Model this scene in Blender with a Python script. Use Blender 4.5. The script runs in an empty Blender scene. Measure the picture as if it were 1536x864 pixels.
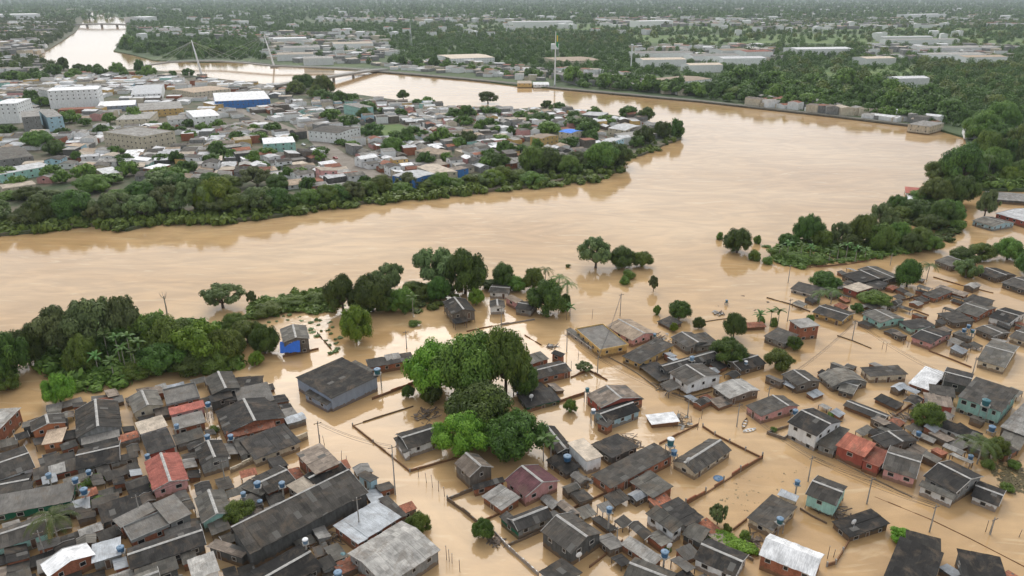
import bpy, math, random
import numpy as np
from mathutils import Vector, geometry
random.seed(7)
R = math.radians
SC = bpy.context.scene
COL = SC.collection

# ---------------------------------------------------------------- camera, light, exposure
FPX, PCX, PCY, CAMH, HOR = 1100.0, 768.0, 432.0, 100.0, -10.0      # photograph 1536 x 864
PITCH = math.atan((PCY - HOR) / FPX)
cam = bpy.data.cameras.new('camera')
camo = bpy.data.objects.new('camera', cam); COL.objects.link(camo)
cam.sensor_width = 36.0
cam.lens = 36.0 * FPX / 1536.0
cam.clip_start = 1.0; cam.clip_end = 60000.0
camo.location = (0, 0, CAMH)
camo.rotation_euler = (R(90) - PITCH, 0, 0)
SC.camera = camo

SUN_EL, SUN_AZ = 40.0, -8.0          # azimuth measured from +Y (view direction) towards +X
w = bpy.data.worlds.new('World'); SC.world = w; w.use_nodes = True
nt = w.node_tree; nt.nodes.clear()
N = nt.nodes.new; LK = nt.links.new
out = N('ShaderNodeOutputWorld'); bg = N('ShaderNodeBackground'); bg.inputs[1].default_value = 0.115
sky = N('ShaderNodeTexSky'); sky.sky_type = 'NISHITA'; sky.sun_disc = False
sky.sun_elevation = R(SUN_EL); sky.sun_rotation = R(SUN_AZ); sky.air_density = 1.0; sky.dust_density = 3.0
tc = N('ShaderNodeTexCoord'); mp = N('ShaderNodeMapping'); mp.inputs['Scale'].default_value = (1.2, 1.2, 3.0)
nz = N('ShaderNodeTexNoise'); nz.inputs['Scale'].default_value = 2.2; nz.inputs['Detail'].default_value = 5.0
cr = N('ShaderNodeValToRGB')
cr.color_ramp.elements[0].position = 0.30; cr.color_ramp.elements[0].color = (6.1, 6.4, 6.8, 1)
cr.color_ramp.elements[1].position = 0.70; cr.color_ramp.elements[1].color = (9.0, 9.2, 9.4, 1)
mx = N('ShaderNodeMixRGB'); mx.inputs[0].default_value = 0.85
LK(tc.outputs['Generated'], mp.inputs[0]); LK(mp.outputs[0], nz.inputs['Vector']); LK(nz.outputs[0], cr.inputs[0])
# the cloud layer is brightest round the hidden sun
sdir = (math.sin(R(SUN_AZ)) * math.cos(R(SUN_EL)), math.cos(R(SUN_AZ)) * math.cos(R(SUN_EL)), math.sin(R(SUN_EL)))
dt = N('ShaderNodeVectorMath'); dt.operation = 'DOT_PRODUCT'; dt.inputs[1].default_value = sdir; LK(tc.outputs['Generated'], dt.inputs[0])
m0 = N('ShaderNodeMath'); m0.operation = 'MAXIMUM'; m0.inputs[1].default_value = 0.0; LK(dt.outputs['Value'], m0.inputs[0])
m1 = N('ShaderNodeMath'); m1.operation = 'POWER'; m1.inputs[1].default_value = 2.6; LK(m0.outputs[0], m1.inputs[0])
m2 = N('ShaderNodeMath'); m2.operation = 'MULTIPLY_ADD'; m2.inputs[1].default_value = 0.85; m2.inputs[2].default_value = 0.90; LK(m1.outputs[0], m2.inputs[0])
vs = N('ShaderNodeVectorMath'); vs.operation = 'SCALE'; LK(cr.outputs[0], vs.inputs[0]); LK(m2.outputs[0], vs.inputs['Scale'])
LK(sky.outputs[0], mx.inputs[1]); LK(vs.outputs[0], mx.inputs[2]); LK(mx.outputs[0], bg.inputs[0]); LK(bg.outputs[0], out.inputs[0])
sl = bpy.data.lights.new('sun', 'SUN'); sl.energy = 1.45; sl.angle = R(36); sl.color = (1.0, 0.96, 0.9)
so = bpy.data.objects.new('sun', sl); COL.objects.link(so)
sd = Vector((math.sin(R(SUN_AZ)) * math.cos(R(SUN_EL)), math.cos(R(SUN_AZ)) * math.cos(R(SUN_EL)), math.sin(R(SUN_EL))))
so.rotation_euler = sd.to_track_quat('Z', 'Y').to_euler(); so.location = (0, 0, 200)
SC.view_settings.view_transform = 'Standard'; SC.view_settings.look = 'None'
SC.view_settings.gamma = 1.0; SC.view_settings.use_curve_mapping = False
SC.view_settings.exposure = 0.09
SC.cycles.use_denoising = True
SC.cycles.max_bounces = 5; SC.cycles.diffuse_bounces = 2; SC.cycles.glossy_bounces = 3
SC.cycles.volume_bounces = 0; SC.cycles.transparent_max_bounces = 8
SC.cycles.use_adaptive_sampling = True; SC.cycles.adaptive_threshold = 0.02

# ---------------------------------------------------------------- photo pixel <-> place
SP, CP = math.sin(PITCH), math.cos(PITCH)
def P(x, y, z=0.0):
    a = (x - PCX) / FPX; b = (PCY - y) / FPX
    d = (a, CP + b * SP, -SP + b * CP)
    t = (z - CAMH) / d[2]
    return Vector((d[0] * t, d[1] * t, z))
def depth(p): return p.y * CP - (p.z - CAMH) * SP
def proj(p):
    dz = p[2] - CAMH; dep = p[1] * CP - dz * SP
    return (PCX + FPX * p[0] / dep, PCY - FPX * (p[1] * SP + dz * CP) / dep)
def ppm(p): return FPX / depth(p)
def zat(base, ytop):
    lo, hi = 0.0, 99.0
    for _ in range(30):
        m = (lo + hi) / 2
        if proj((base.x, base.y, m))[1] > ytop: lo = m
        else: hi = m
    return lo

# ---------------------------------------------------------------- object helpers
class MB:
    def __init__(s): s.v = []; s.f = []; s.uv = []
    def face(s, pts, uv=None):
        i = len(s.v); s.v += [tuple(p) for p in pts]; s.f.append(tuple(range(i, i + len(pts))))
        s.uv += list(uv) if uv else [(0, 0)] * len(pts)
    def box(s, x0, x1, y0, y1, z0, z1):
        i = len(s.v)
        s.v += [(x0,y0,z0),(x1,y0,z0),(x1,y1,z0),(x0,y1,z0),(x0,y0,z1),(x1,y0,z1),(x1,y1,z1),(x0,y1,z1)]
        for f in ((0,3,2,1),(4,5,6,7),(0,1,5,4),(1,2,6,5),(2,3,7,6),(3,0,4,7)):
            s.f.append(tuple(i + k for k in f))
            for k in f:
                q = s.v[i + k]; s.uv.append((q[0] + q[1], q[2] + q[1] * (f in ((4,5,6,7),))))
    def bar(s, a, b, w, h=None):            # box-section bar between two points
        a = Vector(a); b = Vector(b); h = h or w; d = (b - a)
        if d.length < 1e-6: return
        d.normalize(); sd_ = d.cross(Vector((0,0,1)))
        if sd_.length < 1e-3: sd_ = Vector((1,0,0))
        sd_.normalize(); u = sd_.cross(d)
        i = len(s.v)
        for p in (a, b):
            for (k, l) in ((-1,-1),(1,-1),(1,1),(-1,1)): s.v.append(tuple(p + sd_ * (k*w/2) + u * (l*h/2)))
        for f in ((0,1,2,3),(7,6,5,4),(0,4,5,1),(1,5,6,2),(2,6,7,3),(3,7,4,0)):
            s.f.append(tuple(i + k for k in f)); s.uv += [(0,0),(1,0),(1,1),(0,1)]
    def lathe(s, prof, n=14, c=(0,0,0)):
        i = len(s.v)
        for (r, z) in prof:
            for k in range(n):
                a = 2*math.pi*k/n; s.v.append((c[0]+r*math.cos(a), c[1]+r*math.sin(a), c[2]+z))
        for j in range(len(prof)-1):
            for k in range(n):
                k2 = (k+1) % n
                s.f.append((i+j*n+k, i+j*n+k2, i+(j+1)*n+k2, i+(j+1)*n+k)); s.uv += [(0,0)]*4
        s.f.append(tuple(i+k for k in reversed(range(n)))); s.uv += [(0,0)]*n
        s.f.append(tuple(i+(len(prof)-1)*n+k for k in range(n))); s.uv += [(0,0)]*n
    def tube(s, pts, rads, n=6):
        rings = []
        for j, p in enumerate(pts):
            p = Vector(p)
            d = (Vector(pts[min(j+1, len(pts)-1)]) - Vector(pts[max(j-1, 0)])).normalized()
            a = d.cross(Vector((0.3, 0.9, 0.1))).normalized(); b = d.cross(a)
            i = len(s.v); rings.append(i)
            for k in range(n):
                t = 2*math.pi*k/n; s.v.append(tuple(p + (a*math.cos(t) + b*math.sin(t)) * rads[j]))
        for j in range(len(rings)-1):
            for k in range(n):
                k2 = (k+1) % n
                s.f.append((rings[j]+k, rings[j]+k2, rings[j+1]+k2, rings[j+1]+k)); s.uv += [(0,0)]*4
        s.f.append(tuple(rings[-1]+k for k in range(n))); s.uv += [(0,0)]*n
    def mesh(s, name, m, smooth=False):
        me = bpy.data.meshes.new(name); me.from_pydata(s.v, [], s.f)
        uvl = me.uv_layers.new(name='UVMap')
        uvl.data.foreach_set('uv', [c for q in s.uv for c in q])
        me.materials.append(m)
        if smooth: me.polygons.foreach_set('use_smooth', [True]*len(me.polygons))
        me.update(); return me
    def build(s, name, m, parent=None, smooth=False):
        return link(name, s.mesh(name, m, smooth), parent)
def link(name, data, parent=None):
    o = bpy.data.objects.new(name, data); COL.objects.link(o)
    if parent is not None: o.parent = parent
    return o
THINGS = []
def tag(o, label, cat, group=None, kind=None):
    if kind: o['kind'] = kind; 
    if label: o['label'] = label
    if cat: o['category'] = cat
    if group: o['group'] = group
    if not kind: THINGS.append(o)
    return o
def thing(name, label, cat, loc, rz=0.0, group=None):
    o = bpy.data.objects.new(name, None); COL.objects.link(o); o.empty_display_size = 0.5
    o.location = loc; o.rotation_euler = (0, 0, rz)
    return tag(o, label, cat, group)
def structure(o): o['kind'] = 'structure'; return o

# ---------------------------------------------------------------- materials
MATS = {}
def newmat(name):
    m = bpy.data.materials.new(name); m.use_nodes = True; t = m.node_tree
    return m, t, t.nodes['Principled BSDF']
def nd(t, typ, **kw):
    n = t.nodes.new(typ)
    for k, v in kw.items(): setattr(n, k, v)
    return n
def setin(n, **kw):
    for k, v in kw.items(): n.inputs[k.replace('_', ' ')].default_value = v
    return n
def rgb(c, k=1.0): return (c[0]*k, c[1]*k, c[2]*k, 1)
def mul(t, a, b, f=1.0):
    m = nd(t, 'ShaderNodeMixRGB', blend_type='MULTIPLY'); m.inputs[0].default_value = f
    t.links.new(a, m.inputs[1]); t.links.new(b, m.inputs[2]); return m.outputs[0]
def mixc(t, fac, a, b):
    m = nd(t, 'ShaderNodeMixRGB')
    t.links.new(fac, m.inputs[0])
    for i, q in ((1, a), (2, b)):
        if isinstance(q, tuple): m.inputs[i].default_value = q
        else: t.links.new(q, m.inputs[i])
    return m.outputs[0]
def ramp(t, src, p0, c0, p1, c1):
    r = nd(t, 'ShaderNodeValToRGB'); e = r.color_ramp.elements
    e[0].position = p0; e[0].color = c0; e[1].position = p1; e[1].color = c1
    t.links.new(src, r.inputs[0]); return r.outputs[0]
def g1(v): return (v, v, v, 1)
def objvar(t, lo, hi):
    oi = nd(t, 'ShaderNodeObjectInfo'); return ramp(t, oi.outputs['Random'], 0, g1(lo), 1, g1(hi))

def roof_mat(name, c, contrast=0.35, sheet=(1.1, 1.8), rough=0.85, patch=0.0, spec=0.3):
    m, t, b = newmat(name); L = t.links.new
    uv = nd(t, 'ShaderNodeUVMap')
    oi = nd(t, 'ShaderNodeObjectInfo')
    ad = nd(t, 'ShaderNodeVectorMath', operation='ADD'); cmb = nd(t, 'ShaderNodeCombineXYZ')
    ml = nd(t, 'ShaderNodeMath', operation='MULTIPLY'); ml.inputs[1].default_value = 220.0
    L(oi.outputs['Random'], ml.inputs[0]); L(ml.outputs[0], cmb.inputs[0]); L(ml.outputs[0], cmb.inputs[1])
    L(uv.outputs[0], ad.inputs[0]); L(cmb.outputs[0], ad.inputs[1]); V = ad.outputs[0]
    br = nd(t, 'ShaderNodeTexBrick', offset=0.0)
    setin(br, Scale=1.0, Mortar_Size=0.018, Brick_Width=sheet[0], Row_Height=sheet[1], Color1=g1(1-contrast), Color2=g1(1.0+contrast*0.6), Mortar=g1(0.72))
    L(V, br.inputs['Vector'])
    n1 = setin(nd(t, 'ShaderNodeTexNoise'), Scale=0.35, Detail=6.0, Roughness=0.65); L(V, n1.inputs['Vector'])
    st = ramp(t, n1.outputs[0], 0.3, g1(0.62), 0.72, g1(1.35))
    n2 = setin(nd(t, 'ShaderNodeTexNoise'), Scale=3.0, Detail=4.0)
    mpp = nd(t, 'ShaderNodeMapping'); mpp.inputs['Scale'].default_value = (1.6, 0.25, 1); L(V, mpp.inputs[0]); L(mpp.outputs[0], n2.inputs['Vector'])
    st2 = ramp(t, n2.outputs[0], 0.3, g1(0.8), 0.7, g1(1.2))
    rg = nd(t, 'ShaderNodeRGB'); rg.outputs[0].default_value = rgb(c)
    col = mul(t, mul(t, mul(t, rg.outputs[0], br.outputs['Color']), st), st2)
    col = mul(t, col, objvar(t, 0.62, 2.1 if c[0] < .2 else 1.2))
    n3 = setin(nd(t, 'ShaderNodeTexNoise'), Scale=0.22, Detail=9.0, Roughness=0.75, Distortion=0.6); L(V, n3.inputs['Vector'])
    if c[0] < .4: col = mixc(t, ramp(t, n3.outputs[0], 0.50, g1(0.0), 0.66, g1(0.62)), col, (0.145, 0.105, 0.07, 1))
    if patch > 0:      # a few newer, paler sheets let into the old roof
        wn = nd(t, 'ShaderNodeTexWhiteNoise', noise_dimensions='2D'); sn = nd(t, 'ShaderNodeVectorMath', operation='SNAP')
        sn.inputs[1].default_value = (sheet[0], sheet[1], 1); L(V, sn.inputs[0]); L(sn.outputs[0], wn.inputs[0])
        th = nd(t, 'ShaderNodeMath', operation='GREATER_THAN'); th.inputs[1].default_value = 1 - patch; L(wn.outputs['Value'], th.inputs[0])
        col = mixc(t, th.outputs[0], col, (0.12, 0.112, 0.10, 1))
    L(col, b.inputs['Base Color']); setin(b, Roughness=rough); b.inputs['Specular IOR Level'].default_value = spec
    wv = nd(t, 'ShaderNodeTexWave', wave_type='BANDS', bands_direction='X'); setin(wv, Scale=1.8); L(uv.outputs[0], wv.inputs['Vector'])
    bp = setin(nd(t, 'ShaderNodeBump'), Strength=0.5, Distance=0.05); L(wv.outputs['Color'], bp.inputs['Height'])
    L(bp.outputs[0], b.inputs['Normal'])
    return m
def wall_mat(name, c, brick=False, stain=0.5):
    m, t, b = newmat(name); L = t.links.new
    tc = nd(t, 'ShaderNodeTexCoord'); geo = nd(t, 'ShaderNodeNewGeometry')
    n1 = setin(nd(t, 'ShaderNodeTexNoise'), Scale=0.7, Detail=7.0, Roughness=0.7)
    mpp = nd(t, 'ShaderNodeMapping'); mpp.inputs['Scale'].default_value = (1.5, 1.5, 0.5); L(tc.outputs['Object'], mpp.inputs[0]); L(mpp.outputs[0], n1.inputs['Vector'])
    st = ramp(t, n1.outputs[0], 0.32, rgb((1-stain, 1-stain*1.02, 1-stain*1.08)), 0.62, g1(1.05))
    rg = nd(t, 'ShaderNodeRGB'); rg.outputs[0].default_value = rgb(c); col = rg.outputs[0]
    if brick:
        br = nd(t, 'ShaderNodeTexBrick'); setin(br, Scale=1.0, Mortar_Size=0.02, Brick_Width=0.3, Row_Height=0.2, Color1=g1(0.75), Color2=g1(1.2), Mortar=rgb((1.1, 1.3, 1.5)))
        uv = nd(t, 'ShaderNodeUVMap'); L(uv.outputs[0], br.inputs['Vector']); col = mul(t, col, br.outputs['Color'])
    col = mul(t, mul(t, col, st), objvar(t, 0.85, 1.12))
    sep = nd(t, 'ShaderNodeSeparateXYZ'); L(geo.outputs['Position'], sep.inputs[0])     # mud line left by the flood
    ns = setin(nd(t, 'ShaderNodeTexNoise'), Scale=1.2); L(tc.outputs['Object'], ns.inputs['Vector'])
    sm = nd(t, 'ShaderNodeMath', operation='SUBTRACT'); L(sep.outputs[2], sm.inputs[0]); mm_ = nd(t, 'ShaderNodeMath', operation='MULTIPLY'); mm_.inputs[1].default_value = 1.7; L(ns.outputs[0], mm_.inputs[0]); L(mm_.outputs[0], sm.inputs[1])
    mud = ramp(t, sm.outputs[0], 0.0, g1(0.75), 0.12, g1(0.0))
    col = mixc(t, mud, col, (0.19, 0.12, 0.065, 1))
    L(col, b.inputs['Base Color']); setin(b, Roughness=0.9); b.inputs['Specular IOR Level'].default_value = 0.2
    return m
def plain_mat(name, c, rough=0.7, var=0.15, metal=0.0, scale=1.5):
    m, t, b = newmat(name); L = t.links.new
    tc = nd(t, 'ShaderNodeTexCoord'); n1 = setin(nd(t, 'ShaderNodeTexNoise'), Scale=scale, Detail=5.0); L(tc.outputs['Object'], n1.inputs['Vector'])
    rg = nd(t, 'ShaderNodeRGB'); rg.outputs[0].default_value = rgb(c)
    L(mul(t, rg.outputs[0], ramp(t, n1.outputs[0], 0.3, g1(1-var), 0.7, g1(1+var))), b.inputs['Base Color'])
    setin(b, Roughness=rough, Metallic=metal); return m
ROOF = {
 'dark':  roof_mat('dark_fibre_cement', (0.046, 0.041, 0.035), patch=0.03),
 'char':  roof_mat('black_mouldy_sheet', (0.028, 0.0255, 0.023), patch=0.02),
 'grey':  roof_mat('grey_fibre_cement', (0.098, 0.090, 0.076), patch=0.03),
 'lgrey': roof_mat('pale_fibre_cement', (0.36, 0.34, 0.31), 0.25),
 'brown': roof_mat('brown_weathered_sheet', (0.15, 0.12, 0.095), 0.35, patch=0.04),
 'cream': roof_mat('cream_concrete_roof', (0.55, 0.46, 0.36), 0.08, (3, 3)),
 'white': roof_mat('white_painted_sheet', (0.78, 0.77, 0.76), 0.06, (1.1, 6)),
 'metal': roof_mat('galvanised_sheet', (0.36, 0.38, 0.40), 0.15, (1.0, 5), 0.45, spec=0.6),
 'salmon':roof_mat('salmon_tile', (0.42, 0.135, 0.10), 0.14, (0.5, 0.5)),
 'clay':  roof_mat('clay_tile', (0.34, 0.13, 0.075), 0.3, (0.4, 0.5), patch=0.03),
 'redsheet': roof_mat('rusty_red_sheet', (0.36, 0.12, 0.075), 0.3, (1.0, 5)),
 'maroon':roof_mat('maroon_sheet', (0.075, 0.032, 0.035), 0.2),
 'concrete': roof_mat('stained_concrete_slab', (0.20, 0.185, 0.165), 0.06, (5, 5)),
 'tan':   roof_mat('tan_sheet', (0.42, 0.32, 0.23), 0.12, (1.1, 3)),
 'blue':  roof_mat('blue_sheet', (0.04, 0.13, 0.42), 0.15),
}
WALL = {
 'white': wall_mat('white_render', (0.76, 0.76, 0.75), stain=0.22),
 'cream': wall_mat('cream_render', (0.60, 0.53, 0.41), stain=0.35),
 'grey':  wall_mat('grey_render', (0.28, 0.28, 0.27), stain=0.45),
 'bluegrey': wall_mat('blue_grey_render', (0.26, 0.30, 0.37), stain=0.15),
 'dkgrey': wall_mat('mouldy_render', (0.12, 0.12, 0.115), stain=0.5),
 'brick': wall_mat('bare_brick', (0.33, 0.125, 0.07), True, 0.35),
 'red':   wall_mat('red_paint', (0.40, 0.11, 0.08), stain=0.25),
 'orange':wall_mat('orange_paint', (0.50, 0.20, 0.10), stain=0.25),
 'mint':  wall_mat('mint_paint', (0.36, 0.60, 0.53), stain=0.3),
 'pink':  wall_mat('pink_paint', (0.62, 0.33, 0.31), stain=0.3),
 'yellow':wall_mat('ochre_paint', (0.62, 0.42, 0.17), stain=0.3),
 'wood':  wall_mat('weathered_boards', (0.19, 0.165, 0.14), stain=0.5),
 'blue':  wall_mat('blue_paint', (0.07, 0.20, 0.50), stain=0.3),
 'green': wall_mat('green_paint', (0.03, 0.16, 0.09), stain=0.3),
 'ltblue':wall_mat('pale_blue_paint', (0.42, 0.60, 0.68), stain=0.25),
}
M = {
 'pane': plain_mat('dark_glass', (0.02, 0.022, 0.025), 0.15),
 'frame': plain_mat('window_frame', (0.45, 0.42, 0.38), 0.6),
 'door': plain_mat('door_wood', (0.12, 0.07, 0.045), 0.7),
 'cap': plain_mat('pale_ridge_cap', (0.42, 0.40, 0.37), 0.85, 0.3),
 'timber': plain_mat('old_timber', (0.13, 0.10, 0.075), 0.85, 0.3),
 'conc': plain_mat('concrete', (0.32, 0.30, 0.27), 0.9, 0.25),
 'tankblue': plain_mat('blue_polyethylene', (0.045, 0.125, 0.235), 0.45, 0.12),
 'tanklid': plain_mat('pale_blue_lid', (0.15, 0.235, 0.33), 0.5, 0.15),
 'tankteal': plain_mat('teal_polyethylene', (0.03, 0.13, 0.15), 0.45, 0.12),
 'whitep': plain_mat('white_paint', (0.75, 0.75, 0.74), 0.5, 0.1),
 'bark': plain_mat('bark', (0.13, 0.10, 0.075), 0.95, 0.3),
 'palebark': plain_mat('pale_bark', (0.34, 0.30, 0.25), 0.95, 0.2),
 'tarp': plain_mat('blue_tarpaulin', (0.02, 0.14, 0.60), 0.5, 0.1),
 'redcloth': plain_mat('red_cloth', (0.40, 0.05, 0.04), 0.8),
 'steel': plain_mat('pale_steel', (0.55, 0.56, 0.56), 0.5, 0.1),
 'yellowp': plain_mat('yellow_paint', (0.75, 0.52, 0.06), 0.5),
 'greenp': plain_mat('flag_green', (0.05, 0.30, 0.10), 0.8),
 'rubber': plain_mat('rubber', (0.02, 0.02, 0.02), 0.8),
 'rubble': plain_mat('wet_rubble', (0.16, 0.12, 0.09), 0.9, 0.4, scale=3),
 'wirem': plain_mat('wire', (0.05, 0.05, 0.05), 0.7),
}
def leaf_mat(name, c, c2, tr=0.12):
    m, t, b = newmat(name); L = t.links.new
    at = nd(t, 'ShaderNodeAttribute'); at.attribute_name = 'tint'
    oi = nd(t, 'ShaderNodeObjectInfo')
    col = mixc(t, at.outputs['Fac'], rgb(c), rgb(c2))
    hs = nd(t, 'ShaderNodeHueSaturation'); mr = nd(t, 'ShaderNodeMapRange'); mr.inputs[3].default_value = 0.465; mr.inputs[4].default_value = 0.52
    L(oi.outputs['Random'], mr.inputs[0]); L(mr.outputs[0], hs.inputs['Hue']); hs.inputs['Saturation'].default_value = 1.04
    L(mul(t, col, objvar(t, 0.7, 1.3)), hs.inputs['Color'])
    L(hs.outputs[0], b.inputs['Base Color']); setin(b, Roughness=0.55); b.inputs['Specular IOR Level'].default_value = 0.25
    tl = nd(t, 'ShaderNodeBsdfTranslucent'); L(hs.outputs[0], tl.inputs[0])
    ms = nd(t, 'ShaderNodeMixShader'); ms.inputs[0].default_value = tr
    L(b.outputs[0], ms.inputs[1]); L(tl.outputs[0], ms.inputs[2]); L(ms.outputs[0], t.nodes['Material Output'].inputs[0])
    return m
LEAF = {
 'dark':  leaf_mat('dark_foliage', (0.038, 0.071, 0.015), (0.118, 0.195, 0.035)),
 'mid':   leaf_mat('green_foliage', (0.061, 0.109, 0.020), (0.183, 0.266, 0.050)),
 'bright':leaf_mat('bright_foliage', (0.088, 0.171, 0.021), (0.224, 0.342, 0.047)),
 'airy':  leaf_mat('grey_green_foliage', (0.077, 0.112, 0.040), (0.201, 0.254, 0.094)),
 'field': leaf_mat('pale_green_scrub', (0.106, 0.159, 0.035), (0.224, 0.289, 0.071)),  # lighter green as the scrub's own leaf colour
 'palm':  leaf_mat('palm_foliage', (0.050, 0.095, 0.022), (0.12, 0.18, 0.045)),
 'banana':leaf_mat('banana_foliage', (0.050, 0.120, 0.026), (0.12, 0.20, 0.05)),
 'scum':  leaf_mat('floating_scum', (0.10, 0.075, 0.04), (0.20, 0.16, 0.085)),
}

# ---------------------------------------------------------------- water and land
def water_mat():
    m, t, b = newmat('muddy_water'); L = t.links.new
    geo = nd(t, 'ShaderNodeNewGeometry')
    def noise(scale, vs=(1,1,1), det=5.0, dist=0.0):
        mp = nd(t, 'ShaderNodeMapping'); mp.inputs['Scale'].default_value = vs; L(geo.outputs['Position'], mp.inputs[0])
        n = setin(nd(t, 'ShaderNodeTexNoise'), Scale=scale, Detail=det, Distortion=dist); L(mp.outputs[0], n.inputs['Vector']); return n.outputs[0]
    silt = ramp(t, noise(0.009, (1, 2.0, 1), 6.0, 0.8), 0.3, rgb((0.45, 0.275, 0.122)), 0.7, rgb((0.56, 0.38, 0.205)))
    streak = ramp(t, noise(0.05, (0.5, 2.2, 1), 8.0, 2.5), 0.35, g1(0.93), 0.68, g1(1.06))
    foam = ramp(t, noise(0.035, (0.8, 3.0, 1), 9.0, 3.5), 0.60, g1(0.0), 0.70, g1(0.5))
    eddy = ramp(t, noise(0.022, (0.8, 1.6, 1), 7.0, 4.0), 0.40, g1(0.90), 0.60, g1(1.05))
    L(mixc(t, foam, mul(t, mul(t, silt, streak), eddy), (0.60, 0.45, 0.27, 1)), b.inputs['Base Color']); setin(b, Roughness=0.055, IOR=1.33); b.inputs['Specular IOR Level'].default_value = 0.5
    n1 = noise(0.5, (1, 1.4, 1), 3.0, 0.4); n2 = noise(0.06, (1, 1.6, 1), 4.0, 1.2)
    ad = nd(t, 'ShaderNodeMath', operation='MULTIPLY_ADD'); ad.inputs[1].default_value = 2.2; L(n2, ad.inputs[0]); L(n1, ad.inputs[2])
    bp = setin(nd(t, 'ShaderNodeBump'), Strength=0.3, Distance=0.075); L(ad.outputs[0], bp.inputs['Height']); L(bp.outputs[0], b.inputs['Normal'])
    return m
def ground_mat(name, ca, cb, scale=0.05):
    m, t, b = newmat(name); L = t.links.new
    geo = nd(t, 'ShaderNodeNewGeometry')
    n = setin(nd(t, 'ShaderNodeTexNoise'), Scale=scale, Detail=8.0, Roughness=0.65); L(geo.outputs['Position'], n.inputs['Vector'])
    L(ramp(t, n.outputs[0], 0.4, rgb(ca), 0.6, rgb(cb)), b.inputs['Base Color']); setin(b, Roughness=0.95); return m
FAR = 21000.0
def sheet(name, pts, m, skirt=0.0):
    vs = [Vector(p) for p in pts]; tris = geometry.tessellate_polygon([vs])
    b = MB(); b.v = [tuple(p) for p in vs]
    for tr in tris:
        a, c, d = (vs[i] for i in tr)
        if (c - a).cross(d - a).z < 0: tr = tr[::-1]
        b.f.append(tuple(tr)); b.uv += [(vs[i].x, vs[i].y) for i in tr]
    if skirt:
        n = len(vs)
        for i in range(n):
            p, q = vs[i], vs[(i+1) % n]
            b.face([p, q, q - Vector((0,0,skirt)), p - Vector((0,0,skirt))])
    return b.build(name, m)
GM = ground_mat('river_bed_soil', (0.17, 0.11, 0.06), (0.22, 0.15, 0.09))
TOWNG = ground_mat('town_soil', (0.16, 0.13, 0.09), (0.055, 0.08, 0.032), 0.05)
LANDG = ground_mat('far_soil', (0.045, 0.075, 0.024), (0.095, 0.13, 0.045), 0.01)
GRASS = ground_mat('short_grass', (0.075, 0.135, 0.03), (0.15, 0.20, 0.055), 0.02)
structure(sheet('ground', [(-FAR,-300,-3),(FAR,-300,-3),(FAR,FAR,-3),(-FAR,FAR,-3)], GM))
WAT = water_mat()
structure(sheet('flood_water', [(-2200,-250,0),(2200,-250,0),(3600,7600,0),(-3600,7600,0)], WAT))
Z1 = 1.4
def pz(lst, z=Z1): return [tuple(P(x, y, z)) for x, y in lst]
near_shore = [(-60,360),(0,350),(60,345),(130,335),(190,343),(230,333),(300,325),(340,331),(420,322),(480,310),(560,301),(640,291),(700,289),(760,281),(800,278),(850,268),(900,267),(930,252),(940,236),(965,230),(1000,214),(1022,207)]
back_shore = [(1022,196),(990,187),(950,176),(900,170),(860,163),(820,160),(760,164),(700,163),(640,156),(590,149),(540,142),(500,138),(460,128),(430,130),(380,124),(330,118),(290,113),(240,106),(215,103),(160,105),(110,105),(85,97),(60,93),(50,82),(72,74),(92,62),(113,48),(120,38),(128,26),(118,19)]
lp = [(-6500, 430, Z1), (-1000, 270, Z1)] + pz(near_shore) + pz(back_shore) + [(-6500, 7200, Z1), (-6600, 2800, Z1)]
structure(sheet('town_ground', lp, TOWNG, 3.0))
far_shore = [(152,17),(190,30),(190,38),(186,58),(170,76),(200,82),(230,90),(300,93),(370,92),(420,97),(470,101),(555,105),(620,111),(700,118),(780,128),(850,133),(950,141),(1050,151),(1150,161),(1250,173),(1330,182),(1400,191),(1448,205),(1452,222),(1432,240),(1408,258),(1404,272),(1425,280),(1470,283),(1536,284)]
lp2 = [(-FAR+50, FAR-50, Z1+0.01), (-5800, 7700, Z1+.01)] + pz(far_shore, Z1+.01) + [(1000, 325, Z1+.01), (4300, 470, Z1+.01), (FAR-50, 3500, Z1+.01), (FAR-50, FAR-50, Z1+.01)]
structure(sheet('far_ground', lp2, LANDG, 3.0))
# open grass fields and streets on the far side
for name, pl, mm in (
    ('field', [(1232,100),(1300,96),(1400,100),(1402,115),(1300,119),(1240,114)], GRASS),
    ('field', [(940,53),(1200,51),(1330,52),(1536,56),(1536,68),(1300,66),(960,64)], GRASS),
    ('field', [(690,38),(900,36),(1300,38),(1536,44),(1536,49),(1200,46),(900,45),(690,43)], GRASS),
    ('field', [(540,190),(600,186),(625,200),(590,208),(548,206)], GRASS),
    ('field', [(905,118),(950,112),(1030,118),(1010,128),(930,128)], GRASS)):
    structure(sheet(name, pz(pl, Z1+.1), mm))
ROADM = ground_mat('worn_road', (0.21, 0.175, 0.14), (0.27, 0.235, 0.195), 0.2)
for pl in ([(438,186),(452,186),(520,232),(592,272),(585,282),(560,278),(490,236)],
           [(300,143),(312,143),(450,196),(440,204)], [(250,106),(262,106),(312,143),(300,145)],
           [(585,275),(640,262),(760,235),(765,241),(640,270),(590,283)]):
    structure(sheet('road', pz(pl, Z1+.15), ROADM))
structure(sheet('pavement', pz([(156,206),(180,199),(206,212),(202,224),(170,222)], Z1+.12), ground_mat('red_paving', (0.42,0.2,0.14),(0.5,0.27,0.2))))
structure(sheet('quay', pz([(555,106),(700,118.5),(850,133.5),(1050,151.5),(1250,173.5),(1400,191.5),(1402,190),(1250,171.5),(1050,149.5),(850,131.5),(700,116.5),(560,104)], Z1+.3), ground_mat('quay_concrete', (0.12,0.11,0.085), (0.17,0.16,0.13), .2), 1.2))

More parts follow.
